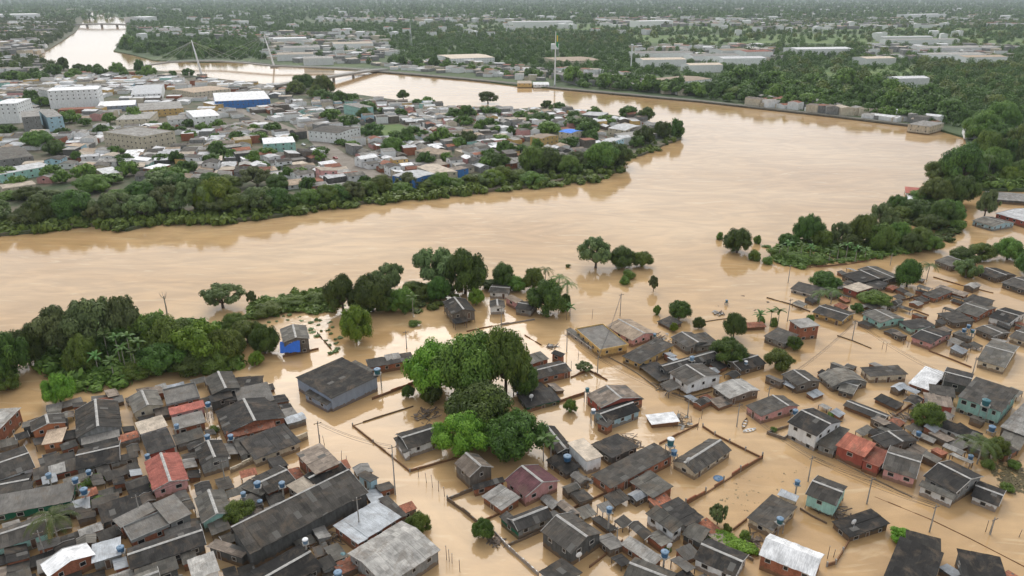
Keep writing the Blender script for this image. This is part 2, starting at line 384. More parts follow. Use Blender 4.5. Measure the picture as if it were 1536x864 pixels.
# ---------------------------------------------------------------- plants
def add_tint(me, vals):
    a = me.attributes.new('tint', 'FLOAT', 'POINT'); a.data.foreach_set('value', vals)
def crown_arrays(seed, nl, nleaf, leaf, lob=(0.26, 0.42), zc=0.56, zr=0.44, spread=0.68, core=True):
    rs = np.random.RandomState(seed)
    th = rs.rand(nl) * 2*np.pi; ct = rs.uniform(-0.75, 1, nl); rr = spread * rs.uniform(0.55, 1.0, nl)
    st_ = np.sqrt(1 - ct**2)
    C = np.stack([rr*st_*np.cos(th), rr*st_*np.sin(th), zc + zr*0.66*ct*rs.uniform(.7, 1.05, nl)], 1)
    C[:3, :2] *= 0.3; C[:3, 2] = zc + zr * np.array([0.45, 0.1, -0.3])[:min(3, nl)]
    LR = rs.uniform(lob[0], lob[1], nl); tl = rs.rand(nl)
    li = rs.choice(nl, nleaf, p=LR**2 / (LR**2).sum())
    d = rs.normal(size=(nleaf, 3)); d[:, 2] += 0.25; d /= np.linalg.norm(d, axis=1)[:, None]
    r = LR[li] * rs.uniform(0.82, 1.07, nleaf)
    c = C[li] + d * r[:, None] * np.array([1, 1, 0.72])
    # keep only leaves not deep inside other lobes
    n = d + rs.normal(scale=0.32, size=d.shape); n[:, 2] += 0.35; n /= np.linalg.norm(n, axis=1)[:, None]
    a = np.cross(n, rs.normal(size=d.shape)); a /= np.linalg.norm(a, axis=1)[:, None]; b = np.cross(n, a)
    s = leaf * rs.uniform(0.6, 1.35, nleaf)[:, None]
    V = np.stack([c - a*s, c - b*s*0.55, c + a*s, c + b*s*0.55], 1).reshape(-1, 3)
    T = np.repeat(np.clip(0.55*tl[li] + 0.45*rs.rand(nleaf), 0, 1), 4)
    Fc = np.arange(nleaf*4).reshape(-1, 4)
    if core:
        k = 8; vv = []; ff = []; tt = []
        for q in range(nl):
            base = len(V) + len(vv)
            for i in range(5):
                ph = np.pi*(i+0.5)/5
                for j in range(k):
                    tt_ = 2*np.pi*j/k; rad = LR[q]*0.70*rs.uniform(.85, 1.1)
                    vv.append(C[q] + rad*np.array([np.sin(ph)*np.cos(tt_), np.sin(ph)*np.sin(tt_), 0.72*np.cos(ph)])); tt.append(0.1)  # low tint: shade in the crown's gaps put into the core colour
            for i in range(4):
                for j in range(k): ff.append([base+i*k+j, base+i*k+(j+1) % k, base+(i+1)*k+(j+1) % k, base+(i+1)*k+j])
            ff.append([base+x for x in (0, 2, 4, 6)])
        V = np.vstack([V, np.array(vv)]); T = np.concatenate([T, tt]); Fc = np.vstack([Fc, np.array(ff)])
    return V, Fc, T
def mesh_np(name, V, Fc, T, m):
    me = bpy.data.meshes.new(name); nv, nf = len(V), len(Fc); k = Fc.shape[1]
    me.vertices.add(nv); me.vertices.foreach_set('co', V.astype(np.float32).ravel())
    me.loops.add(nf*k); me.loops.foreach_set('vertex_index', Fc.astype(np.int32).ravel())
    me.polygons.add(nf); me.polygons.foreach_set('loop_start', np.arange(0, nf*k, k, dtype=np.int32))
    me.polygons.foreach_set('loop_total', np.full(nf, k, dtype=np.int32))
    me.update(calc_edges=True); add_tint(me, T.astype(np.float32)); me.materials.append(m); return me
CR = {}
def crowns(kind, near=True):
    key = (kind, near)
    if key not in CR:
        L = []
        for i in range(5 if near else 4):
            s = hash((len(CR), i)) % 9999 + i*17
            s = (len(CR)*31 + i*7 + 5)
            if near:
                if kind == 'airy': a = crown_arrays(s, 42, 6500, 0.036, (0.11, 0.22), 0.60, 0.42, 0.86)
                elif kind == 'bush': a = crown_arrays(s, 16, 3200, 0.055, (0.25, 0.42), 0.42, 0.5, 0.6)
                elif kind == 'bright': a = crown_arrays(s, 60, 12000, 0.030, (0.14, 0.26), 0.50, 0.52, 0.80)
                else: a = crown_arrays(s, 60, 13000, 0.030, (0.14, 0.27), 0.50, 0.52, 0.80)
            else:
                a = crown_arrays(s, 30, 3000, 0.055, (0.16, 0.30), 0.50, 0.52, 0.76)
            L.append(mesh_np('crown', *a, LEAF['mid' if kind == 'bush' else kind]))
        CR[key] = L
    return CR[key]
TR = []
for i in range(3):
    rnd = random.Random(50+i); b = MB()
    b.tube([(0,0,-0.12),(0.02,0.01,0.15),(0.0,0.03,0.32),(0.03,0,0.6)], [0.075,0.055,0.045,0.02], 8)
    for k in range(6):
        a = k*1.05 + rnd.random(); z0 = rnd.uniform(0.16, 0.36)
        e = (0.5*math.cos(a), 0.5*math.sin(a), z0+rnd.uniform(0.2, 0.35))
        b.tube([(0.01,0.01,z0), (0.22*math.cos(a), 0.22*math.sin(a), z0+0.12), e], [0.035,0.025,0.01], 5)
    TR.append(b.mesh('trunk', M['bark'], True))
def tree(x, ytop, ybase, wpx, kind='dark', label=None, zone='', near=True, group=None, ground=0.0, cat='tree'):
    base = P(x, ybase, ground)
    wm = wpx / ppm(base) / 2 / 0.84
    base = P(x, ybase - wpx*0.20, ground)     # a crown's foot stands behind its lowest visible leaves
    hz = max(1.2, zat(base, ytop) - ground) * 1.02
    nm = {'bush': 'bush'}.get(kind, 'tree')
    adj = {'dark': 'dark dense', 'mid': 'mid green', 'bright': 'bright round', 'airy': 'pale open', 'bush': 'low green'}[kind]
    if label is None: label = '%s %s %s' % (adj, nm, zone)
    o = thing(nm, label, cat if nm == 'tree' else 'bush', base, random.uniform(0, 6.28), group or (nm + ('es ' if nm == 'bush' else 's ') + zone))
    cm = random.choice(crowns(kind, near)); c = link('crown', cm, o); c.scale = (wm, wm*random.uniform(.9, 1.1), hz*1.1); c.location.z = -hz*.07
    if nm == 'tree':
        t = link('trunk', random.choice(TR), o); t.scale = (wm, wm, hz*1.0)
    return o
def frond_mesh(name, n, L, droop, wid, kind, leaflets=True, up=0.7, seed=1):
    rs = np.random.RandomState(seed); V = []; Fc = []; T = []
    def quad(a, b, c, d, t):
        i = len(V); V.extend([a, b, c, d]); Fc.append([i, i+1, i+2, i+3]); T.extend([t]*4)
    for k in range(n):
        az = 2*np.pi*k/n*1.0 + rs.uniform(-.25, .25); el = up * rs.uniform(0.35, 1.35); l = L*rs.uniform(.8, 1.1)
        h = np.array([np.cos(az), np.sin(az), 0]); sdv = np.array([-np.sin(az), np.cos(az), 0])
        p = np.zeros(3); S = 12; pts = [p.copy()]; ang = el
        for j in range(S):
            ang -= droop/S * rs.uniform(.8, 1.2); p = p + (h*np.cos(ang) + np.array([0, 0, np.sin(ang)])) * l/S; pts.append(p.copy())
        t = rs.rand()
        for j in range(S):
            f = (j+.5)/S; wd = wid * (math.sin(math.pi*min(1, f*0.9+0.1))**0.6)
            a, b = pts[j], pts[j+1]
            if leaflets:
                for m_ in range(2):
                    q = a + (b-a)*m_*0.5; q2 = q + (b-a)*0.34
                    for sg in (-1, 1):
                        tip = q + (b-a)*0.9 + sdv*sg*wd - np.array([0, 0, wd*rs.uniform(.25, .6)])
                        quad(q, q2, tip + (b-a)*0.1, tip, t*.6 + .4*rs.rand())
            else:
                f2 = (j+1)/S; wd2 = wid * (math.sin(math.pi*min(1, f2*0.9+0.1))**0.6) if j < S-1 else 0.02
                for sg in (-1, 1): quad(a, b, b + sdv*sg*wd2 - np.array([0,0,wd2*.25]), a + sdv*sg*wd - np.array([0,0,wd*.25]), t*.6 + .4*rs.rand())
    return mesh_np(name, np.array(V), np.array(Fc), np.array(T), LEAF[kind])
PALM = [frond_mesh('fronds', 15, 3.7, 1.9, 0.50, 'palm', seed=s) for s in (1, 2, 3)]
BAN = [frond_mesh('leaves', 9, 2.4, 1.5, 0.36, 'banana', False, 1.1, seed=s) for s in (4, 5, 6)]
def palm(x, ytop, ybase, label, s=1.0):
    base = P(x, ybase); s *= 1.3; hz = max(2.5, zat(base, ytop) - 1.2*s)
    o = thing('palm_tree', label, 'palm tree', base, random.uniform(0, 6), 'palm trees among the flooded houses')
    b = MB(); b.tube([(0,0,-1),(0.1,0.05,hz*.4),(0.02,0.12,hz*.8),(0,0,hz+.1)], [0.2,0.15,0.13,0.12], 8)
    b.build('trunk', M['palebark'], o, True)
    c = link('fronds', random.choice(PALM), o); c.location = (0, 0, hz); c.scale = (s, s, s)
def banana(x, ytop, ybase, label, s=1.0):
    base = P(x, ybase); s *= 1.15; hz = max(0.9, zat(base, ytop) - 1.3*s)
    o = thing('banana_plant', label, 'banana plant', base, random.uniform(0, 6), 'banana plants on the flooded bank')
    b = MB(); b.tube([(0,0,-.6),(0.05,0,hz*.5),(0,0,hz+.1)], [0.16,0.13,0.08], 7); b.build('stem', M['palebark'], o, True)
    c = link('leaves', random.choice(BAN), o); c.location = (0, 0, hz); c.scale = (s, s, s)
def in_poly(x, y, pl):
    r = False; j = len(pl)-1
    for i in range(len(pl)):
        if (pl[i][1] > y) != (pl[j][1] > y) and x < (pl[j][0]-pl[i][0])*(y-pl[i][1])/(pl[j][1]-pl[i][1])+pl[i][0]: r = not r
        j = i
    return r
def fill(pl, step, ystep=None, jit=0.5, seed=3):
    rnd = random.Random(seed); xs = [p[0] for p in pl]; ys = [p[1] for p in pl]; ystep = ystep or step*0.5; res = []
    y = min(ys)
    while y < max(ys):
        x = min(xs) + rnd.random()*step
        while x < max(xs):
            qx, qy = x + rnd.uniform(-jit, jit)*step, y + rnd.uniform(-jit, jit)*ystep
            if in_poly(qx, qy, pl): res.append((qx, qy))
            x += step
        y += ystep
    return res
def cover(name, label, pl, step, size, hgt, kind, seed=1, z=0.0, leaves=60, leaf=0.22):
    V = []; Fc = []; T = []; n = 0
    A = [crown_arrays(seed*13+i, 6, leaves, leaf, (0.4, 0.6), 0.35, 0.4, 0.6, core=(leaves < 100)) for i in range(4)]
    rnd = random.Random(seed)
    for (x, y) in fill(pl, step, seed=seed):
        v, f, t = rnd.choice(A); p = P(x, y, z); s = size*1.4*rnd.uniform(.6, 1.3); a = rnd.uniform(0, 6.28)
        rm = np.array([[math.cos(a), math.sin(a), 0], [-math.sin(a), math.cos(a), 0], [0, 0, 1]])
        V.append((v*np.array([s, s, hgt*1.4*rnd.uniform(.5, 1.4)])) @ rm + np.array([p.x, p.y, z-0.1])); Fc.append(f+n); n += len(v); T.append(np.clip(t*0.7 + rnd.random()*.3, 0, 1))
    if not V: return
    o = link(name, mesh_np(name, np.vstack(V), np.vstack(Fc), np.concatenate(T), LEAF[kind]))
    return tag(o, label, None, kind='stuff')

# ---------------------------------------------------------------- houses
LAST = {}
RND = random.Random(11)
NEARF = []
def frame_of(A, B, C, h, hC=None):
    a = P(*A, h); b = P(*B, h); c = P(*C, hC if hC is not None else h)
    u = (b - a); u.z = 0; L = u.length; u.normalize(); v = Vector((-u.y, u.x, 0))
    d = (c - b).dot(v)
    if d < 0: a, b = b, a; u = -u; v = -v; d = -d
    ctr = (a + b)/2 + v*d/2; ctr.z = 0
    return ctr, math.atan2(u.y, u.x), L, d
def roof_mesh(L, W, prof, sheetl=1.15, jit=0.035, thick=0.07, eave_j=0.07, seed=0, slab=False):
    """prof: list of (y, z) across the roof; a grid of slightly uneven sheets, made solid"""
    rnd = random.Random(seed); b = MB()
    nx = max(2, int(round(L/sheetl))) if not slab else 2
    P_ = []
    for (y, z) in prof: P_.append((y, z))
    sl = [0]
    for i in range(1, len(P_)): sl.append(sl[-1] + math.hypot(P_[i][0]-P_[i-1][0], P_[i][1]-P_[i-1][1]))
    top = []; ny = len(P_)
    # each sheet column gets its own small lift, so neighbouring columns do not line up
    for i in range(nx):
        x0 = -L/2 + L*i/nx; x1 = -L/2 + L*(i+1)/nx
        dz = rnd.uniform(-jit, jit) if not slab else 0; e0 = rnd.uniform(-eave_j, eave_j) if not slab else 0; e1 = rnd.uniform(-eave_j, eave_j) if not slab else 0
        k = len(b.v)
        for s_ in (0, -thick):
            for j, (y, z) in enumerate(P_):
                yy = y + (-e0 if j == 0 else e1 if j == ny-1 else 0)
                jz = dz + (rnd.uniform(-jit, jit)*.5 if s_ == 0 and not slab else 0)
                b.v.append((x0, yy, z + jz + s_)); b.v.append((x1, yy, z + jz + s_))
        o2 = 2*ny
        for j in range(ny-1):
            q = k + 2*j
            b.f.append((q, q+1, q+3, q+2)); b.uv += [(x0, sl[j]), (x1, sl[j]), (x1, sl[j+1]), (x0, sl[j+1])]
            b.f.append((q+o2, q+2+o2, q+3+o2, q+1+o2)); b.uv += [(x0, sl[j]), (x0, sl[j+1]), (x1, sl[j+1]), (x1, sl[j])]
            b.f.append((q, q+2, q+2+o2, q+o2)); b.uv += [(x0, sl[j])]*4
            b.f.append((q+3, q+1, q+1+o2, q+3+o2)); b.uv += [(x0, sl[j])]*4
        b.f.append((k, k+o2, k+1+o2, k+1)); b.uv += [(x0, 0)]*4
        q = k+2*(ny-1); b.f.append((q+1, q+1+o2, q+o2, q)); b.uv += [(x0, sl[-1])]*4
    return b
def profile(typ, W, h, rise, off=0.0):
    if typ == 'gable':
        r = off*W; n = max(2, int(W/2/1.9)); pr = []
        for i in range(n): t = i/n; pr.append((-W/2 + (r+W/2)*t, h + rise*t))
        for i in range(n+1): t = i/n; pr.append((r + (W/2-r)*t, h + rise*(1-t)))
        return pr
    if typ == 'shed':
        n = max(2, int(W/1.9)); return [(-W/2 + W*i/n, h + rise*i/n) for i in range(n+1)]
    if typ == 'arch':
        n = 10; return [(-W/2 + W*i/n, h + rise*math.sin(math.pi*i/n)) for i in range(n+1)]
    return [(-W/2, h), (W/2, h)]
def zprof(pr, y):
    for i in range(len(pr)-1):
        if pr[i][0] <= y <= pr[i+1][0]:
            t = (y-pr[i][0])/(pr[i+1][0]-pr[i][0]+1e-9); return pr[i][1]*(1-t)+pr[i+1][1]*t
    return pr[0][1] if y < pr[0][0] else pr[-1][1]
def window(root, wl, c, n, w_=0.9, h_=0.9, fm='frame', door=False):
    """a framed opening with its dark pane on a wall; c = centre on the wall face, n = outward unit normal (local axes)"""
    n = Vector(n); s = Vector((-n.y, n.x, 0)); z = Vector((0,0,1)); c = Vector(c)
    b = MB(); t = 0.09
    for (cx, cz, ww, hh) in ((0, h_/2, w_+t, t), (0, -h_/2, w_+t, t), (-w_/2, 0, t, h_-t), (w_/2, 0, t, h_-t)):
        p = c + s*cx + z*cz + n*0.02
        q = [p + s*(a*ww/2) + z*(e*hh/2) + n*(d*0.05) for d in (-1, 1) for (a, e) in ((-1,-1),(1,-1),(1,1),(-1,1))]
        i = len(b.v); b.v += [tuple(x) for x in q]
        for f in ((3,2,1,0),(4,5,6,7),(0,1,5,4),(1,2,6,5),(2,3,7,6),(3,0,4,7)): b.f.append(tuple(i+k for k in f)); b.uv += [(0,0)]*4
    f = b.build('door' if door else 'window', M[fm], root)
    b = MB(); q = [c + s*(a*(w_-t)/2) + z*(e*(h_-t)/2) + n*0.012 for (a, e) in ((-1,-1),(1,-1),(1,1),(-1,1))]
    b.face(q, [(0,0)]*4); b.build('door_leaf' if door else 'pane', M['door' if door else 'pane'], f)
def house(label, A, B, C, h, typ='gable', rise=1.0, rc='dark', wc='cream', ext=False, cat='house', group=None, g=0.0,
          win=True, cap=None, over=0.35, walls='solid', zb=None, off=0.0, near=True, hC=None, frame=None, fc=None, wh=0.9, nw=None, ridge_up=0):
    if near: h *= 0.84; rise *= 1.25; zb = zb if zb is None else zb*0.7
    if typ == 'shed' and hC is None: hC = h + rise
    ctr, rz, L, W = frame if frame else frame_of(A, B, C, h, hC)
    L = max(L, 1.5); W = max(W, 1.5)
    if near: NEARF.append((ctr.x, ctr.y, rz, L, W))
    if ext:
        root = LAST['root']; pm = Vector(root.location); ra = root.rotation_euler[2]
        loc = ctr - pm; ca, sa = math.cos(-ra), math.sin(-ra)
        lo = Vector((loc.x*ca - loc.y*sa, loc.x*sa + loc.y*ca, 0)); rr = rz - ra
    else:
        root = thing('house' if cat == 'house' else cat.replace(' ', '_'), label, cat, (ctr.x, ctr.y, 0), rz, group)
        LAST['root'] = root; lo = Vector((0,0,0)); rr = 0.0
    pr = profile(typ, W, h, rise, off)
    seed = int(abs(ctr.x*13 + ctr.y*7)*10) % 99991
    def place(o): o.location = lo; o.rotation_euler = (0,0,rr); return o
    slab = typ == 'flat'
    jt = 0.035 if near else 0.0
    b = roof_mesh(L, W, pr, 1.15 if near else L/1.01, jt, 0.07 if not slab else 0.16, 0.07 if near else 0, seed, slab or not near)
    ro = place(b.build('roof', ROOF[rc], root))
    if cap is None: cap = typ == 'gable' and near
    if cap and typ == 'gable':
        c = MB(); r = off*W; zt = h + rise + 0.02; ws = 0.30
        s1 = rise/(W/2 + r); s2 = rise/(W/2 - r)
        c.face([(-L/2-.03, r-ws, zt-ws*s1+.06), (L/2+.03, r-ws, zt-ws*s1+.06), (L/2+.03, r, zt+.1), (-L/2-.03, r, zt+.1)])
        c.face([(-L/2-.03, r, zt+.1), (L/2+.03, r, zt+.1), (L/2+.03, r+ws, zt-ws*s2+.06), (-L/2-.03, r+ws, zt-ws*s2+.06)])
        cp = c.build('ridge_cap', M['cap'], ro)
    if near and typ == 'gable' and not slab:
        for sx in (-1, 1):
            if RND.random() < .55:
                c = MB()
                for q in range(len(pr)-1): c.bar((sx*(L/2+.03), pr[q][0], pr[q][1]), (sx*(L/2+.03), pr[q+1][0], pr[q+1][1]), .07, .20)
                c.build('barge_board', M['cap'], ro)
    zb = (zb if zb is not None else g - 1.0)
    x1, y1 = L/2 - over, W/2 - over
    if slab and fc:          # parapet round a flat roof
        pass
    if walls == 'solid':
        m = MB(); ys = [-y1] + [p[0] for p in pr if -y1 < p[0] < y1] + [y1]
        zs = [zprof(pr, y) - 0.10 for y in ys]
        if slab: zs = [h - 0.18]*len(ys)
        m.face([(-x1,-y1,zb),(x1,-y1,zb),(x1,-y1,zs[0]),(-x1,-y1,zs[0])], [(-x1,zb),(x1,zb),(x1,zs[0]),(-x1,zs[0])])
        m.face([(x1,y1,zb),(-x1,y1,zb),(-x1,y1,zs[-1]),(x1,y1,zs[-1])], [(x1,zb),(-x1,zb),(-x1,zs[-1]),(x1,zs[-1])])
        for sx in (1, -1):
            pts = [(sx*x1,-y1,zb),(sx*x1,y1,zb)] + [(sx*x1, y, z) for y, z in reversed(list(zip(ys, zs)))]
            if sx < 0: pts = pts[::-1]
            m.face(pts, [(p[1], p[2]) for p in pts])
        if zb > g: m.face([(-x1,y1,zb),(x1,y1,zb),(x1,-y1,zb),(-x1,-y1,zb)])
        wo = place(m.build('wall', WALL[wc], root))
        if win:
            tot = rz
            for (n, length, dist, zt) in (((0,-1,0), 2*x1, y1, zs[0]), ((0,1,0), 2*x1, y1, zs[-1]), ((1,0,0), 2*y1, x1, min(zs[0], zs[-1])), ((-1,0,0), 2*y1, x1, min(zs[0], zs[-1]))):
                wn = Vector((n[0]*math.cos(tot)-n[1]*math.sin(tot), n[0]*math.sin(tot)+n[1]*math.cos(tot), 0))
                vd = Vector((-ctr.x, -ctr.y, 0)).normalized()
                if wn.dot(vd) < 0.12 or length < 2.2: continue
                lvl = [zt]; 
                base_ = max(g, zb)
                if zt - base_ < 1.15: continue
                if zt - base_ > (4.6 if not near else 3.9): lvl = [zt, zt-2.8]
                if zt - base_ > 8: lvl = [zt, zt-3.2, zt-6.4]
                k = nw or max(1, int(length/ (3.0 if near else 4.2)))
                for zl in lvl:
                    for i in range(k):
                        p = (i+.5)/k*length - length/2 + RND.uniform(-.25, .25)
                        hh = min(wh, zl - base_ - 0.55)
                        if hh < 0.35: continue
                        dr = near and RND.random() < 0.16 and zl - base_ < 4
                        cz = zl - 0.45 - hh/2
                        c = Vector((n[0]*dist - n[1]*p*1.0, n[1]*dist + n[0]*p, cz))
                        if dr:
                            hh = min(2.0, zl - base_ + .2); c.z = zl - 0.4 - hh/2
                        c2 = Vector((c.x*math.cos(rr)-c.y*math.sin(rr), c.x*math.sin(rr)+c.y*math.cos(rr), c.z)) + lo
                        n2 = (n[0]*math.cos(rr)-n[1]*math.sin(rr), n[0]*math.sin(rr)+n[1]*math.cos(rr), 0)
                        window(root, wo, c2, n2, 0.85 if dr else RND.choice((0.8, 1.0, 1.2)), hh, 'frame', dr)
    if walls == 'posts' or zb > g:
        nx = max(2, int(L/3)+1)
        for i in range(nx):
            for sy in (-1, 1):
                p = MB(); x = -x1 + 2*x1*i/(nx-1); zt = (zprof(pr, sy*y1)-.08) if walls == 'posts' else zb
                p.box(x-.07, x+.07, sy*y1-.07, sy*y1+.07, g-1, zt); place(p.build('post', M['timber'], root))
    if slab and fc:
        t = 0.12; ph = 0.35; pm_ = MB()
        for (a0, a1, b0, b1) in ((-L/2, L/2, -W/2-.01, -W/2+t), (-L/2, L/2, W/2-t, W/2+.01), (-L/2-.01, -L/2+t, -W/2+t, W/2-t), (L/2-t, L/2+.01, -W/2+t, W/2-t)):
            pm_.box(a0, a1, b0, b1, h-.3, h+ph)
        place(pm_.build('parapet', WALL[fc], root))
    return root
def H(*a, **k): return house(*a, **k)
def X(*a, **k): return house(None, *a, ext=True, **k)     # a further wing of the house before it

# ---------------------------------------------------------------- the flooded blocks in the foreground
H('tall brick house under a pale metal roof at the left edge of the photo', (-45,616),(32,611),(32,661), 5.0, 'shed', .4, 'lgrey', 'brick')
H('dark house with a white gable board below the pale metal roof', (-30,690),(36,668),(38,706), 2.6, 'gable', .7, 'dark', 'white')
H('long low black shed with two pale skylight strips at the left edge', (-25,722),(50,708),(58,733), 1.8, 'gable', .5, 'char', 'dkgrey')
H('narrow dark gabled house with an orange terrace in front', (47,648),(44,634),(96,621), 4.0, 'gable', .8, 'dark', 'orange')
X((71,645),(101,640),(104,660), 3.2, 'flat', 0, 'tan', 'orange')
X((34,633),(102,618),(104,626), 3.4, 'shed', .3, 'grey', 'dkgrey', win=False)
H('large black gabled house with a pink ridge line left of the cream roof', (114,658),(112,616),(177,600), 3.6, 'gable', 1.5, 'dark', 'grey')
X((122,668),(180,654),(184,642), 3.0, 'shed', .3, 'concrete', 'grey', win=False)
H('wide dark house with a long white ridge below the pink ridge line', (117,674),(181,660),(206,684), 3.0, 'gable', .9, 'char', 'grey')
X((128,706),(208,685),(205,676), 2.3, 'shed', .5, 'dark', 'grey')
X((160,722),(211,703),(209,690), 1.8, 'shed', .5, 'dark', 'dkgrey')
H('small house with a cream porch roof in front of a dark gable', (200,620),(191,597),(238,590), 3.5, 'gable', .9, 'grey', 'cream')
X((202,634),(243,622),(248,640), 3.2, 'shed', .15, 'cream', 'white')
H('grey concrete slab roof with a peeling pink edge by the blue tank', (250,608),(300,596),(294,574), 3.8, 'flat', 0, 'concrete', 'brick', fc='grey')
X((255,623),(308,610),(303,600), 3.5, 'shed', .25, 'salmon', 'pink')
X((262,645),(309,633),(307,614), 3.0, 'flat', 0, 'concrete', 'brick')
H('broad black roofed house above the pink tiled one', (222,683),(264,670),(257,640), 2.6, 'shed', .4, 'char', 'red')
X((264,668),(308,655),(303,640), 2.6, 'shed', .3, 'grey', 'grey')
H('small house with a pink tiled gable roof and pale ridge', (229,737),(216,693),(268,678), 3.6, 'gable', .9, 'salmon', 'pink')
H('long narrow dark roof with a pale patch beside the red wall', (50,722),(120,703),(122,684), 1.8, 'shed', .6, 'dark', 'red')
X((74,714),(99,707),(98,692), 2.05, 'shed', .6, 'lgrey', 'dkgrey', win=False, walls='none')
H('grey gabled house with a white ridge at the top of the left block', (318,592),(307,566),(350,560), 5.0, 'gable', .7, 'grey', 'dkgrey')
X((360,612),(412,600),(393,574), 4.0, 'shed', .3, 'concrete', 'dkgrey')
X((350,566),(396,563),(418,596), 3.6, 'shed', .2, 'char', 'dkgrey')
X((316,604),(350,595),(348,584), 4.2, 'shed', .4, 'char', 'dkgrey')
H('large black gabled house with a curved brick front', (337,652),(322,617),(413,600), 3.6, 'gable', 1.2, 'char', 'brick')
X((342,658),(414,640),(410,630), 3.4, 'shed', .3, 'clay', 'brick')
H('black flat roofed workshop behind the long white street wall', (382,690),(452,663),(428,634), 2.8, 'shed', .4, 'char', 'cream')
X((361,684),(385,676),(372,652), 2.6, 'shed', .3, 'dark', 'grey')
H('grey two storey house with a porch and white ridge by the parked street corner', (301,698),(291,672),(334,661), 4.2, 'gable', .8, 'dark', 'grey')
H('brick box house with a patched brown roof on the street corner', (444,680),(473,712),(511,695), 4.6, 'shed', .3, 'brown', 'brick')
H('dark gabled house with a grey lean-to left of the cream roof', (376,717),(418,698),(449,719), 2.8, 'gable', .7, 'dark', 'brick')
X((357,730),(375,718),(397,740), 2.3, 'shed', .3, 'grey', 'dkgrey')
H('flat cream concrete roof between two dark gables', (429,728),(455,714),(478,736), 3.4, 'flat', 0, 'cream', 'grey')
H('dark gabled house with a bright white ridge behind the long black hall', (452,714),(500,690),(524,706), 3.0, 'gable', .8, 'char', 'grey')
H('very long black roofed hall with a white gable end', (347,801),(522,714),(559,735), 5.0, 'gable', 1.6, 'dark', 'dkgrey', off=-0.44, win=False)
X((535,712),(548,705),(562,720), 3.6, 'shed', .4, 'dark', 'ltblue')
H('pale blue grey sheet roof with rust holes beside the long hall', (499,788),(564,750),(600,777), 3.2, 'shed', .25, 'metal', 'brick')
X((567,748),(581,742),(613,772), 2.9, 'shed', .25, 'dark', 'brick')
H('big weathered beige roof at the bottom edge left of the street', (521,830),(602,781),(656,828), 4.0, 'gable', .8, 'lgrey', 'grey', off=-.1, cap=False)
H('low black gabled sheds below the long hall', (366,862),(449,816),(480,852), 2.8, 'gable', .7, 'char', 'dkgrey')
H('mint and brick house with a patched dark gable behind the round shrub', (303,785),(291,748),(334,728), 3.2, 'gable', .9, 'grey', 'mint')
H('wide grey roofed shop with a green fabric front', (-20,776),(107,752),(98,724), 3.0, 'shed', .5, 'concrete', 'green')
H('pale mint house under a black gable by the tall palm', (-12,828),(72,800),(66,772), 3.2, 'gable', .9, 'dark', 'mint')
H('brick house under a brilliant white gabled roof at the bottom left', (72,866),(60,847),(133,818), 3.6, 'gable', .9, 'white', 'brick', cap=False)
X((137,845),(182,832),(175,806), 3.2, 'shed', .2, 'metal', 'grey')
H('black low roof left of the stained concrete slabs', (153,786),(216,764),(205,738), 2.6, 'shed', .5, 'char', 'dkgrey')
H('stained concrete slab roofs edged by a brick wall', (197,813),(255,788),(240,768), 3.6, 'flat', 0, 'concrete', 'brick', fc='grey')
X((181,792),(236,764),(230,749), 3.8, 'flat', 0, 'concrete', 'brick')
X((254,786),(288,770),(267,738), 4.2, 'flat', 0, 'concrete', 'grey')
H('long black roof with a thin white ridge at the bottom left', (190,822),(300,786),(322,812), 3.2, 'gable', .8, 'char', 'dkgrey')
H('pale corrugated roof at the bottom edge beside the black ridge', (280,840),(320,826),(340,852), 3.8, 'shed', .3, 'lgrey', 'white')
X((200,852),(262,830),(276,850), 3.0, 'shed', .3, 'grey', 'dkgrey')
H('brown striped shed roof right of the pale corrugated one', (310,820),(324,808),(352,846), 3.0, 'shed', .25, 'brown', 'dkgrey')
H('grey patched roofs along the bottom edge left of the brown striped shed', (175,872),(236,850),(250,870), 3.2, 'gable', .6, 'grey', 'dkgrey')
H('black roof behind the mint shop with an open yard', (138,764),(180,752),(176,738), 2.2, 'shed', .3, 'dark', 'brick')
H('dark gabled roof under the two pale skylights at the left edge', (-30,748),(46,735),(40,722), 2.6, 'shed', .3, 'dark', 'dkgrey')
# middle
H('white and cream house with a dark gable inside the large walled yard', (612,674),(665,657),(646,635), 3.2, 'gable', .9, 'dark', 'white')
X((590,657),(606,680),(616,674), 2.9, 'shed', .2, 'dark', 'white')
H('striped board shack with a steep gable right of the walled yard', (704,716),(681,695),(716,680), 4.2, 'gable', 1.3, 'brown', 'wood')
H('pink house with a maroon gabled roof', (788,746),(757,720),(808,697), 3.4, 'gable', 1.4, 'maroon', 'pink')
X((722,744),(752,766),(787,750), 2.2, 'shed', .4, 'lgrey', 'brick')
X((711,735),(758,722),(750,716), 2.4, 'shed', .3, 'char', 'brick')
H('black gabled house with a curved pale gable edge below the pink house', (777,797),(830,776),(814,757), 3.0, 'gable', .9, 'char', 'grey')
X((748,775),(777,799),(790,790), 2.6, 'shed', .3, 'dark', 'green')
H('dark two storey gabled house with a yellow ledge by the walled pool of water', (811,797),(857,831),(908,803), 4.2, 'gable', 1.3, 'dark', 'dkgrey')
H('white walled flat dark roof at the bottom edge with a white dish', (808,858),(842,836),(886,850), 2.8, 'shed', .3, 'dark', 'white')
H('black roof tucked against the big tree clump', (836,680),(808,645),(832,639), 2.6, 'gable', .6, 'dark', 'dkgrey')
H('tall whitewashed box house with a cream flat roof', (851,664),(880,692),(905,684), 4.6, 'flat', 0, 'cream', 'white', win=False)
X((818,690),(850,712),(872,700), 2.0, 'shed', .3, 'char', 'dkgrey')
H('black roof with a pile of wreckage beside the whitewashed box house', (886,666),(926,650),(958,670), 2.8, 'shed', .4, 'char', 'dkgrey')
H('long patched grey roof with a brick end wall', (887,712),(916,733),(1008,680), 3.0, 'shed', .4, 'dark', 'brick')
